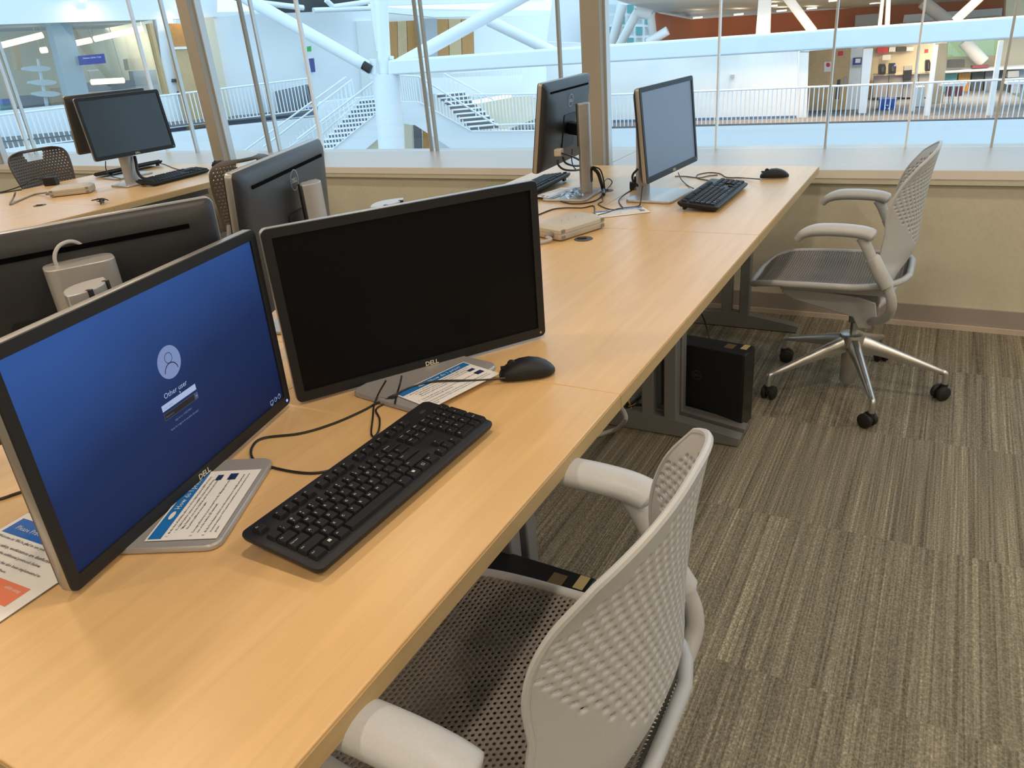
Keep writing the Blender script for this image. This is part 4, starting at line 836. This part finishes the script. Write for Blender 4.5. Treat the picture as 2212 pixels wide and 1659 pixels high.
dpart('bin_body', [d7(866, 592), d7(1022, 588), d7(1003, 703), d7(858, 703)], 2.6, .45, 'bin_blue', None, PR, bn); dpart('bin_rim', [d7(862, 580), d7(1032, 576), d7(1026, 592), d7(860, 596)], 2.57, .5, 'bin_blue', None, PR, bn)
for k in range(3):
    a = R(90+120*k); cx, cy = 934, 655; dpart('recycling_mark', [d7(cx+24*math.cos(a+u)*1., cy-24*math.sin(a+u)) for u in (-.75, -.2, .35)]+[d7(cx+13*math.cos(a+u), cy-13*math.sin(a+u)) for u in (.35, -.2, -.75)], 2.56, .02, 'steel_white', None, PR, bn)
S_('trim_rail_white', [d7(600, 712), d7(2300, 665), d7(2300, 695), d7(600, 745)], PR, 2.3, .06, 'concrete', 'pale low kerb along the right walkway')
# white fins and posts in front
for k, (p, q_, r_, s_, lab) in enumerate(((d7(1222, 85), d7(1248, 83), d7(1170, 790), d7(1140, 790), 'slim white upright post left of the white window frame'), (d7(1370, 75), d7(1415, 72), d7(1325, 790), d7(1280, 790), 'wide white upright of the glazed room'), (d7(1980, 35), d7(2025, 33), d7(1915, 770), d7(1865, 770), 'white upright near the right end of the walkway'))):
    tag(slab('upright_post', [p, q_, r_, s_], PR, 1.2+.8*(k == 0)-.3*k, .12, 'steel_white'), lab, 'post', 'white uprights of the right walkway')
# lounge behind with a window to the lawn
S_('wall_lounge', [d7(1380, 30), d7(1505, 30), d7(1495, 190), d7(2400, 150), d7(2400, 800), d7(1380, 800)], PR, 8.4, .2, 'cream_wall', 'cream back wall of the lounge')
S_('wall_lounge_right', [d7(1985, -20), d7(2400, -40), d7(2400, 300), d7(1960, 300)], PR, 8.2, .2, 'cream_wall', 'cream wall right of the lounge window')
S_('window_lounge', [d7(1490, 20), d7(1990, 0), d7(1990, 190), d7(1490, 190)], PR, 8.6, .02, 'room_glass', 'lounge window towards the lawn')
tag(slab('lawn', [d7(1300, 0), d7(2200, -40), d7(2200, 220), d7(1300, 220)], PR, 14., .3, 'grass'), 'sunlit green lawn seen through the lounge window', 'lawn', None, 'stuff')
def rod(name, label, cat, a, b, pl, off, r, ma='steel_white', group=None, n=14, off2=None):
    A, B = pl.hit(*a, off), pl.hit(*b, off if off2 is None else off2); q = MB(); q.tube([A, B], r, n); return tag(q.build(name, ma, smooth=True, centre=True), label, cat, group)
rod('brace', 'white diagonal brace across the lounge window', 'brace', d7(1650, 40), d7(1830, 235), PR, 7.6, .20, 'atrium_wall')
tb = thing('lounge_table', 'long white lounge counter below the lawn window', 'table', PR.hit(*d7(1800, 500), 7.))
dpart('table_top', [d7(1465, 318), d7(2300, 268), d7(2300, 290), d7(1465, 335)], 7., .7, 'steel_white', None, PR, tb)
for k in range(6): dpart('shelf_item', [d7(1480+k*125, 348-k*7), d7(1590+k*125, 342-k*7), d7(1570+k*125, 520), d7(1460+k*125, 525)], 7.4, .3, ('teal', 'orange_wood', 'dark_grey', 'louver', 'dark_grey', 'concrete')[k], None, PR, tb)
for k, (a, b, c_, d_, ma, lab) in enumerate(((1510, 1660, 218, 290, 'dark_grey', 'dark printer on the lounge counter'), (1735, 1890, 270, 292, 'maroon', 'low maroon seat behind the lounge counter'), (2065, 2165, 320, 380, 'concrete', 'grey box at the right end of the lounge counter'))):
    tag(slab('lounge_box', [d7(a, c_), d7(b, c_-6), d7(b, d_-8), d7(a-5, d_)], PR, 7.05, .4, ma), lab, 'box')
ct2 = thing('cafe_table', 'white cafe table with red chairs behind the right railing', 'table', PR.hit(*d7(1530, 690), 3.)); dpart('table_top', [d7(1450, 440), d7(1685, 425), d7(1665, 458), d7(1440, 462)], 3., .5, 'steel_white', None, PR, ct2); dpart('table_leg', [d7(1540, 460), d7(1562, 460), d7(1545, 690), d7(1522, 690)], 3.2, .08, 'concrete', None, PR, ct2)
ct3 = thing('cafe_table', 'white cafe table at the right edge behind the railing', 'table', PR.hit(*d7(2190, 690), 3.)); dpart('table_top', [d7(2065, 420), d7(2280, 412), d7(2280, 438), d7(2055, 445)], 3., .5, 'steel_white', None, PR, ct3); dpart('table_leg', [d7(2185, 440), d7(2205, 440), d7(2190, 690), d7(2170, 690)], 3.2, .08, 'concrete', None, PR, ct3)
for k, (a, b, lab) in enumerate(((1480, 1550, 'left red seat at the white cafe table'), (1568, 1640, 'right red seat at the white cafe table'))):
    t = thing('cafe_chair', lab, 'chair', PR.hit(*d7((a+b)/2, 690), 3.6), 0, 'red cafe chairs'); dpart('chair_back', [d7(a+5, 462), d7(b, 458), d7(b-8, 550), d7(a-2, 555)], 3.6, .06, 'maroon', None, PR, t); dpart('chair_leg', [d7((a+b)/2-6, 550), d7((a+b)/2+4, 550), d7((a+b)/2-8, 690), d7((a+b)/2-16, 690)], 3.7, .05, 'concrete', None, PR, t)
tag(slab('storage_box', [d7(1185, 470), d7(1290, 465), d7(1275, 690), d7(1165, 690)], PR, 3.2, .6, 'atrium_wall'), 'pale blue-white cabinet beside the recycling bin', 'cabinet')
# --- the big white beam and truss in front
q = MB(); A, B, C_, E_ = [PT.hit(*p) for p in ((838, 130), (2330, 26), (2330, 75), (838, 163))]; q.prism([A, E_, C_, B], PT.n*.55); tag(q.build('truss_beam', 'steel_white', centre=True, bevel=.05), 'long white box beam crossing the atrium', 'beam')
rod('column', 'thick round white column below the truss joint', 'column', (834, 160), (853, 425), PT, .3, .37, 'steel_white', None, 28)
rod('column', 'round white tube rising above the truss joint', 'column', (822, -40), (832, 165), PT, .3, .175, 'steel_white', None, 24)
rod('brace', 'slim white tube leaning beside the upper column', 'brace', (800, -30), (818, 110), PT, 1.2, .07)
rod('brace', 'white diagonal tube falling from the upper left to the truss joint', 'brace', (425, -64), (800, 148), PT, .3, .165, 'steel_white', None, 24)
bc = bpy.data.objects['brace.002']; q = MB(); q.tube([PT.hit(784, 140, .05)-bc.location, PT.hit(801, 151, .05)-bc.location], .12, 16); q.build('end_cap', 'rubber', bc, smooth=True)
rod('brace', 'white diagonal tube rising from the truss joint to the upper right', 'brace', (862, 140), (1150, -20), PT, .3, .17, 'steel_white', None, 24)
rod('brace', 'white diagonal tube falling towards the beam behind the tan post', 'brace', (1055, 44), (1215, 122), PT, 3., .16, 'steel_white', None, 20)
for a, b, r_ in (((806, 128), (806, 170), .10), ((846, 121), (846, 128), .06)): rod('joint_plate', 'small white bolt plate at the truss joint' if r_ < .1 else 'white gusset at the left of the truss joint', 'plate', a, b, PT, .2, r_)
# upper right hall: soffit, orange wall, lit posts
q = MB(); P_ = [PR.hit(*p, o) for p, o in ((d8(0, -20), -2.), (d8(2500, -160), -2.), (d8(2500, -60), 9.), (d8(470, 104), 9.), (d8(300, 70), 9.))]
S_('wall_orange', [d8(280, 60), d8(300, 70), d8(470, 102), d8(1340, 40), d8(2260, -20), d8(2400, 110), d8(260, 260)], PR, 7., .2, 'orange_wall', 'burnt orange wall of the upper floor')
def soffit_pt(x, y, off): return PR.hit(*d8(x, y), off)
sf = MB(); back = [soffit_pt(x, y, 7.) for x, y in ((280, 64), (470, 104), (1340, 42), (2500, -34))]; front = [soffit_pt(x, y, 1.) for x, y in ((2500, -190), (1340, -70), (300, -20), (60, -5))]
sf.prism(back+front, (0, 0, .3)); struct(sf.build('ceiling_upper', 'soffit', centre=True), 'pale soffit of the upper floor')
from mathutils.geometry import intersect_line_plane
sn = (back[1]-back[2]).cross(front[1]-back[2]).normalized()
for k, (x, y) in enumerate(((503, 93), (717, 76), (942, 57), (1100, 44), (893, 32), (1218, 4), (1433, 16))):
    d_ = ray(*d8(x, y)); c = CAM+d_*((back[2]-CAM).dot(sn)/d_.dot(sn)); q = MB(); q.lathe([(.17, -.02), (.17, .03)], c, 16)
    tag(q.build('downlight', 'down_light', centre=True), ('leftmost recessed downlight before the orange wall', 'second recessed downlight from the left, before the wide lit post', 'recessed downlight just right of the wide lit post', 'recessed downlight right of the lit diagonal tube', 'small downlight touching the wide lit post', 'recessed downlight at the top edge, left of the glazing rod', 'rightmost recessed downlight by the two slim lit posts')[k], 'downlight', 'recessed downlights of the upper floor')
for k, (a, b, c_, d_, lab) in enumerate((((822, -20), (888, -20), (880, 185), (806, 187), 'wide white post lit warm before the orange wall'), ((1466, -20), (1482, -20), (1466, 140), (1448, 140), 'left of two slim lit posts before the orange wall'), ((1492, -20), (1515, -20), (1508, 138), (1484, 140), 'right of two slim lit posts before the orange wall'))):
    tag(slab('hall_post', [d8(*a), d8(*b), d8(*c_), d8(*d_)], PR, 1.5, .3, 'atrium_wall'), lab, 'post', 'white posts of the upper floor')
rod('brace', 'lit diagonal tube before the orange wall', 'brace', d8(960, -30), d8(1108, 168), PR, 1.6, .13, 'atrium_wall')
rod('brace', 'white diagonal tube at the upper window, leaning right', 'brace', d8(2000, -30), d8(1850, 110), PR, 1.6, .12, 'atrium_wall')
rod('brace', 'grey diagonal tube at the upper window, leaning left', 'brace', d8(1680, 10), d8(1830, 125), PR, 4., .18, 'concrete')
S_('wall_upper_window', [d8(1585, 78), d8(2100, 42), d8(2090, 140), d8(1570, 160)], PR, 6.8, .1, 'steel_white', 'bright window band beside the orange wall')
S_('wall_upper_grey', [d8(1330, 80), d8(1460, 70), d8(1450, 150), d8(1325, 160)], PR, 6.5, .1, 'concrete', 'grey panel on the orange wall')
S_('wall_upper_right', [d8(2120, -20), d8(2500, -40), d8(2500, 140), d8(2110, 150)], PR, 5., .3, 'cream_wall', 'cream wall at the right end of the upper floor')
for x_, w_ in ((840, 380), (1050, 300), (1490, 380), (1850, 260)): lamp('hall_fill', PR.hit(*d8(x_, 60), .5)+Vector((0, 0, 1.6)), w_*.55, .8, (1, .62, .30)); lamp('hall_fill', PR.hit(*d8(x_, 40), 4.2)+Vector((0, 0, 1.3)), 400, .8, (1, .72, .42))  # added fill: front lamps warm the posts, rear ones brighten the orange wall
for x_ in (1250, 1450, 1640, 1800): lamp('walkway_fill', PR.hit(x_, 130, .3)+Vector((0, 0, .5)), 4.5, 1.2, (.80, .93, 1.))  # unseen lamps added so the shaded walkway wall comes out bright
for x_ in (820, 1150): lamp('kitchen_fill', PR.hit(*d7(x_, 90), 4.2)+Vector((0, 0, .35)), 62, 1., (1, .80, .55))  # fill lights added to brighten the kitchenette
for x_ in (350, 620): lamp('door_fill', PR.hit(*d7(x_, 90), 1.6)+Vector((0, 0, .35)), 14, .8, (1, .88, .7))  # added to lift the wooden door and the pier, no fixture here
for x_ in (1650, 2100): lamp('lounge_fill', PR.hit(*d7(x_, 60), 5.)+Vector((0, 0, .35)), 100, 1., (1, .84, .62))  # unseen fill added for the lounge interior
q = MB(); P_ = PR.hit(1700, 60, 0); S_('ceiling_walkway', [(1725, 92), (2330, 48), (2330, 54), (1725, 98)], PR, 1.8, 8., 'soffit', 'soffit above the right walkway rooms')
S_('floor_upper', [d8(330, 245), d8(2300, 95), d8(2300, 110), d8(330, 262)], PR, .9, 6., 'counter', 'unseen floor of the upper hall, added for bounce light')  # unseen slab added to bounce lamp light up onto the soffit
# tree columns and far curtain wall behind the tan post
rod('tree_column', 'leaning white leg of the tree column next to the tan post', 'column', d8(110, 20), d8(50, 245), PR, 4., .17, 'atrium_wall', None, 16)
rod('tree_column', 'curved white branch of the tree column, left leg', 'column', d8(190, 55), d8(90, 245), PR, 3., .15, 'atrium_wall', None, 16)
rod('tree_column', 'curved white branch of the tree column, right leg', 'column', d8(255, 75), d8(275, 225), PR, 3., .13, 'atrium_wall', None, 16)
rod('tree_column', 'short head joining the tree column branches', 'column', d8(185, 60), d8(262, 80), PR, 3., .17, 'atrium_wall', None, 16)
rod('brace', 'white tube with a round end above the beam', 'brace', d8(240, 225), d8(345, 160), PR, 2., .14, 'steel_white', None, 18)
cw = thing('curtain_wall', 'bright glazed facade far behind the tree columns', 'facade', PR.hit(1390, 100, 16.))
dpart('facade_panel', [d8(-20, -30), d8(330, -30), d8(330, 270), d8(-20, 270)], 16., .2, 'steel_white', None, PR, cw)
for k in range(7):
    for j in range(4):
        x, y = -10+k*46, 20+j*58; dpart('pane', [d8(x+4, y+4), d8(x+36, y+4), d8(x+36, y+48), d8(x+4, y+48)], 15.9, .1, 'room_glass' if (k+j) % 3 else 'teal', None, PR, cw)
rod('column', 'huge pale cone-shaped column left of the tan post', 'column', (1258, -30), (1235, 125), PR, 6., 1.05, AW, None, 28)
# --- back of the hall, middle
S_('wall_atrium_back', [(380, 28), (850, 18), (1300, 25), (1300, 330), (380, 330)], PL, 9., .3, 'atrium_wall', 'white back wall of the atrium')
S_('wall_atrium_wing', [c2(185, 108), c2(1190, 40), c2(1190, 640), c2(185, 800)], PL, 2.3, .3, AW, 'white wall behind the left walkway')
S_('wall_cream_turn', [c2(1095, 135), c2(1200, 132), c2(1215, 640), c2(1140, 640)], PL, 2.2, .1, 'atrium_wall', 'cream corner of the white wall beside the column')
for k, (pts, lab) in enumerate((([c2(1298, 140), c2(1480, 130), c2(1490, 380), c2(1300, 380)], 'orange wooden door panels right of the upper column'), ([c2(1605, 122), c2(1850, 122), c2(1855, 360), c2(1612, 360)], 'orange wooden door panels behind the rising diagonal tube'))):
    t = thing('wood_panels', lab, 'door', PL.hit(*pts[3], 8.6), 0, 'orange wooden doors at the back of the atrium'); n_ = 3
    for j in range(n_):
        a, b = j/n_, (j+1)/n_-.02; P = lambda u, p, r_: (p[0]+(r_[0]-p[0])*u, p[1]+(r_[1]-p[1])*u)
        dpart('panel', [P(a, pts[0], pts[1]), P(b, pts[0], pts[1]), P(b, pts[3], pts[2]), P(a, pts[3], pts[2])], 8.6, .15, 'orange_wood' if j != 1 else 'door_wood', None, PL, t)
S_('wall_grey_pier', [c2(1535, 118), c2(1612, 118), c2(1615, 360), c2(1545, 360)], PL, 8., .3, 'concrete', 'grey concrete pier between the orange doors')
S_('ceiling_dark', [c2(250, -30), c2(1170, -30), c2(1170, 60), c2(640, 80)], PL, 1., .3, 'dark_ceiling', 'dark open ceiling at the top of the hall')
for k, (a, b, lab) in enumerate(((c2(370, 5), c2(755, 50), 'white roof strut under the dark ceiling'), (c2(820, 66), c2(1200, 52), 'white edge strip below the dark ceiling'), (c2(900, 0), c2(950, 45), 'short white hanger under the dark ceiling'), (c2(940, 45), c2(1180, 10), 'thin white strut crossing the dark ceiling'))):
    rod('roof_strut', lab, 'strut', a, b, PL, .6, .09, 'steel_white', 'roof struts')
for k, (pts, lab) in enumerate((([c2(1290, -30), c2(2300, -30), c2(2300, 5), c2(1290, 35)], 'upper white roof truss band'), ([c2(1290, 45), c2(1600, 70), c2(2300, 70), c2(2300, 100), c2(1600, 110), c2(1290, 80)], 'lower white roof truss band'))):
    S_('trim_roof_%d' % (k+1), pts, PL, 7., .3, 'steel_white', lab)
sg = slab('exit_sign', [c2(788, 298), c2(806, 295), c2(808, 328), c2(790, 330)], PL, 2.1, .1, 'sign_green'); tag(sg, 'small green exit sign on the white wall', 'sign')
sg = slab('wall_sign', [c2(794, 376), c2(824, 372), c2(834, 460), c2(808, 463)], PL, 2.1, .1, 'sign_blue'); tag(sg, 'narrow blue sign below the green exit sign', 'sign')
# --- left walkway
S_('floor_walkway_left', [(-120, 317), (700, 239), (700, 242), (-120, 320)], PL, .0, 3., 'walk_carpet', 'carpeted left walkway')
S_('wall_slab_left', [c1(-300, 985), c1(1090, 850), c1(1500, 800), c1(2060, 745), c1(2060, 1250), c1(-300, 1250)], PL, -.03, .5, AW, 'white slab edge below the left railing')
S_('baseboard_atrium_left', [c1(1085, 797), c1(1480, 748), c1(2400, 640), c1(2400, 690), c1(1480, 800), c1(1085, 850)], PL, 2.0, .1, 'base_blue', 'blue base strip along the left walkway')
railing('white railing of the left walkway', (-60, 256), c1(1985, 500), (-60, 332), c1(1985, 700), 78, PL, .06)
S_('wall_bulkhead', [c1(-300, -60), c1(1390, -60), c1(1390, 108), c1(1100, 122), c1(-300, 165)], PL, 2.2, .3, AW, 'white bulkhead above the glazed room')
S_('wall_sill_left', [c1(-300, 740), c1(1085, 605), c1(1200, 595), c1(1210, 850), c1(-300, 980)], PL, 2.2, .3, AW, 'white parapet below the glazed room')
S_('wall_door_left', [c1(1000, 118), c1(1105, 118), c1(1215, 830), c1(1090, 850)], PL, 2.15, .3, AW, 'white pier with card readers left of the wood panels')
S_('wall_door_left_jamb', [c1(955, 150), c1(975, 148), c1(1085, 605), c1(1065, 608)], PL, 2.1, .3, 'door_wood', 'brown jamb of the glazed room')
for p, q_ in ((c1(1105, 505), 10.), (c1(1140, 583), 6.)): tag(slab('card_reader', [(p[0], p[1]), (p[0]+q_, p[1]), (p[0]+q_, p[1]+7), (p[0], p[1]+7)], PL, 2.05, .1, 'dark_grey'), 'dark card reader plate on the white pier, %s one' % ('upper' if q_ > 8 else 'lower'), 'card reader')
wp = thing('wood_panels', 'tall tan wooden door panels left of the white wall', 'door', PL.hit(*c1(1340, 800), 2.3), 0, 'wooden doors of the left walkway')
dpart('panel', [c1(1095, 300), c1(1235, 300), c1(1345, 800), c1(1200, 830)], 1.9, .1, 'door_wood', None, PL, wp); dpart('panel', [c1(1075, 150), c1(1215, 150), c1(1235, 295), c1(1110, 298)], 1.9, .1, 'orange_wood', None, PL, wp)
dpart('panel', [c1(1240, 115), c1(1365, 110), c1(1485, 745), c1(1350, 790)], 1.9, .1, 'counter', None, PL, wp); dpart('transom', [c1(1095, 303), c1(1235, 300), c1(1238, 312), c1(1098, 316)], 1.85, .1, 'steel_white', None, PL, wp)
# glazed room: back wall, pier, glass, lights, shelves
S_('wall_room_back', [c1(-300, 120), c1(1110, 100), c1(1110, 800), c1(-300, 800)], PL, 7., .2, 'room_wall', 'beige back wall of the glazed room')
S_('ceiling_room', [c1(-300, 150), c1(1000, 118), c1(1000, 122), c1(-300, 155)], PL, 2.5, 4.5, 'concrete', 'grey ceiling of the glazed room')
S_('wall_room_pier', [d6(545, 240), d6(770, 235), d6(970, 1030), d6(740, 1040)], PL, 2.5, .5, 'concrete', 'grey concrete pier of the glazed room')
S_('window_room', [c1(-300, 160), c1(980, 130), c1(1085, 605), c1(-300, 745)], PL, 2.3, .03, 'room_glass', 'glass front of the beige room')
for k, (a, b, lab) in enumerate(((d6(15, 492), d6(462, 380), 'long glowing strip light at the left of the glazed room'), (d6(1022, 425), d6(1545, 310), 'long glowing strip light at the right of the glazed room'), (d6(825, 468), d6(990, 435), 'short glowing strip light in the middle of the glazed room'), (d6(440, 548), d6(510, 540), 'small glowing strip light deep in the glazed room'), (d6(990, 892), d6(1345, 872), 'low glowing strip light near the shelves'))):
    o_ = rod('strip_light', lab, 'light', a, b, PL, 4.5, .09, 'strip_light', 'strip lights of the glazed room', 8)
    for e_ in (a, b):
        P0 = PL.hit(*e_, 4.5)-o_.location; q = MB(); q.tube([P0, P0+Vector((0, 0, PL.hit(300, 42, 4.5).z-PL.hit(*e_, 4.5).z))], .012, 6); q.build('hanger', 'concrete', o_)
sgn = slab('room_sign', [d6(850, 608), d6(1130, 582), d6(1152, 685), d6(872, 708)], PL, 2.15, .05, 'sign_blue'); tag(sgn, 'wide blue room sign on the glazed room', 'sign')
a = PL.hit(*d6(905, 642), 2.12)-sgn.location; ux = PL.hit(*d6(1100, 622), 2.12)-PL.hit(*d6(905, 642), 2.12); uy = Vector((0, 0, 1)); q = MB(); k_ = ux.length/TXT['Printers, Labels, Copy'][2]; q.text('Printers, Labels, Copy', a, ux, uy, k_); q.text('7 Rack Rooms', a-uy*.36, ux, uy, k_); q.build('sign_text', 'steel_white', sgn)
random.seed(11)
for k, (x, y, w_, h_, ma, lab) in enumerate(((1380, 640, 330, 120, 'cream_wall', 'cream hanging cabinet in the glazed room'), (1440, 770, 250, 230, 'concrete', 'grey lower panel in the glazed room'), (140, 500, 60, 260, 'door_wood', 'wooden upright in the glazed room'), (900, 900, 560, 100, 'louver', 'grey low counter in the glazed room'), (210, 1040, 280, 150, 'louver', 'grey desk panel in the glazed room'), (0, 1130, 140, 100, 'teal', 'teal sofa in the glazed room'), (20, 1075, 100, 60, 'bin_blue', 'blue seat in the glazed room'), (540, 960, 110, 200, 'door_wood', 'brown chair in the glazed room'))):
    tag(slab('room_furniture', [d6(x, y), d6(x+w_, y-w_*.06), d6(x+w_+h_*.2, y+h_-w_*.06), d6(x+h_*.2, y+h_)], PL, 5.6-.1*k, .4, ma), lab, 'furniture')
S_('floor_room', [c1(-300, 752), c1(1085, 612), c1(1085, 616), c1(-300, 757)], PL, 2.6, 4.4, 'walk_carpet', 'floor of the glazed room')
ds = thing('disc_shelf', 'pale blue three-tier disc stand in the glazed room', 'shelf', PL.hit(*d6(520, 1150), 4.3))
dpart('pole', [d6(405, 640), d6(425, 640), d6(530, 1150), d6(500, 1150)], 4.35, .1, 'steel_white', None, PL, ds)
for x, y in ((265, 745), (330, 895), (370, 1020)): dpart('disc', [d6(x+140+150*math.cos(i*math.pi/8), y+32*math.sin(i*math.pi/8)) for i in range(16)], 4.2, .3, 'steel_white', None, PL, ds)
lamp('room_lamp', PL.hit(*d6(400, 300), 4.5)+Vector((0, 0, .3)), 800, 1.2, (1, .82, .52)); lamp('room_lamp', PL.hit(*d6(1250, 250), 4.5)+Vector((0, 0, .3)), 800, 1.2, (1, .82, .52))
for k, (x, y) in enumerate(((180, 4), (392, 22))):
    c = PL.hit(x, y, 1.9); q = MB(); q.lathe([(.10, 0), (.10, .2)], c, 14); tag(q.build('wall_downlight', 'down_light', centre=True), 'warm downlight at the top of the bulkhead, %s of two' % ('left' if k == 0 else 'right'), 'downlight'); lamp('wash_lamp', c-PL.n*.25+Vector((0, 0, .1)), 14, .2, (1, .68, .36))
lv = thing('louver_box', 'grey slatted box standing on the left walkway', 'box', PL.hit(*c1(1900, 700), .8))
for k in range(9): dpart('slat', [c1(1805+k*21, 585-k*4.5), c1(1820+k*21, 581-k*4.5), c1(1850+k*21, 722-k*8), c1(1835+k*21, 727-k*8)], .8, .6, 'louver', None, PL, lv)
dpart('frame_panel', [c1(1800, 580), c1(1990, 540), c1(2010, 640), c1(1835, 730)], 1.0, .3, 'tread', None, PL, lv)
# --- stairs
def stairs(label, p_bot, p_top, n, width_px, stringer, pl, off):
    t = thing('staircase', label, 'stairs', pl.hit(*p_bot, off), 0, 'white atrium stairs')
    A = pl.hit(*p_bot, off); B = pl.hit(*p_top, off); Wd = pl.w*width_px
    for k in range(n):
        a = A.lerp(B, k/n)-t.location; b = A.lerp(B, (k+1)/n)-t.location
        q = MB(); c = a+pl.n*(k*.30); q.prism([c, c+Wd, c+Wd+Vector((0, 0, (b-a).z*.74)), c+Vector((0, 0, (b-a).z*.74))], pl.n*.3); q.build('tread', 'tread', t)
        q = MB(); d_ = c+Vector((0, 0, (b-a).z*.74)); q.prism([d_, d_+Wd, d_+Wd+Vector((0, 0, (b-a).z*.26)), d_+Vector((0, 0, (b-a).z*.26))], pl.n*.3); q.build('riser', 'atrium_white', t)
    q = MB(); q.prism([pl.hit(*p, off-.15)-t.location for p in stringer], pl.n*.15); q.build('stringer', AW, t); return t
stairs('left flight of white stairs climbing to the right', c2(830, 985), c2(1045, 690), 11, 1.15, [c2(880, 1010), c2(1230, 720), c2(1255, 870), c2(1090, 1010)], PS, .4)
stairs('right flight of white stairs falling to the right', c2(1815, 835), c2(1560, 640), 9, .95, [c2(1385, 650), c2(1490, 650), c2(1822, 838), c2(2300, 842), c2(2300, 1060), c2(1870, 1060), c2(1470, 800), c2(1400, 790)], PS, 1.4)
railing('stair railing climbing in front of the left flight', c2(720, 890), c2(1210, 520), c2(905, 985), c2(1235, 715), 18, PS, .2)
railing('stair railing climbing behind the left flight', c2(380, 965), c2(1030, 492), c2(640, 960), c2(1100, 640), 20, PS, 2.6)
railing('second handrail rising beside the left flight', c2(500, 940), c2(1065, 512), c2(760, 960), c2(1090, 665), 12, PS, 2.3)
railing('stair railing falling in front of the right flight', c2(1495, 490), c2(1990, 800), c2(1500, 655), c2(1830, 838), 16, PS, 1.2)
railing('far handrail of the right flight', c2(1655, 470), c2(1975, 640), c2(1660, 640), c2(1945, 800), 10, PS, 3.)
railing('short railing at the top of the right flight', c2(1360, 480), c2(1500, 490), c2(1380, 650), c2(1495, 655), 8, PS, 1.6)
railing('railing at the foot of the right flight', c2(1990, 800), c2(2420, 785), c2(1830, 840), c2(2420, 838), 6, PS, 1.1)
railing('railing of the landing beyond the right flight', c2(1850, 605), c2(2420, 598), c2(1860, 838), c2(2420, 832), 26, PS, 2.2)
railing('distant railing of the upper walkway behind the column', c2(1700, 470), c2(2160, 440), c2(1700, 530), c2(2160, 480), 24, PL, 8.)
S_('wall_balcony', [c2(1520, 500), c2(2160, 480), c2(2140, 590), c2(1900, 620), c2(1560, 600)], PL, 7.5, .4, AW, 'curved white balcony edge behind the stairs')
S_('wall_lower_beige', [c2(1830, 640), c2(2420, 600), c2(2420, 860), c2(1840, 860)], PL, 6.5, .2, 'cream_wall', 'cream lower wall behind the landing railing')
rod('strip_light', 'glowing strip light below the white balcony', 'light', c2(1840, 655), c2(2080, 612), PL, 5., .10, 'strip_light', None, 8)
rod('strip_light', 'glowing strip light low on the left below the walkway', 'light', c2(395, 958), c2(545, 938), PL, 1.5, .13, 'strip_light', None, 8)
S_('wall_lower_warm', [c2(290, 965), c2(520, 905), c2(800, 850), c2(800, 1010), c2(290, 1010)], PL, 2., .2, 'counter', 'warm lower wall glimpsed below the left walkway')
S_('wall_landing', [c2(850, 655), c2(1110, 625), c2(1380, 600), c2(1380, 700), c2(1110, 700), c2(850, 760)], PS, 4., .4, AW, 'white landing behind the column')
S_('wall_under_stairs', [c2(1130, 965), c2(1260, 850), c2(1260, 1100), c2(1100, 1100)], PS, .5, .2, 'counter', 'warm wall under the left flight')
wq = thing('wood_panels', 'orange wooden panels under the right flight of stairs', 'door', PS.hit(*c2(1500, 1050), 2.), 0)
for k in range(3): dpart('panel', [c2(1400+k*58, 790+k*12), c2(1452+k*58, 800+k*12), c2(1462+k*58, 1050), c2(1410+k*58, 1050)], 2., .2, ('counter', 'tread', 'orange_wood')[k], None, PS, wq)
tag(slab('wall_switch', [c4(314, 478), c4(338, 478), c4(338, 498), c4(314, 498)], PR, 1.02, .08, 'concrete'), 'small grey switch plate on the white wall of the right walkway', 'switch')
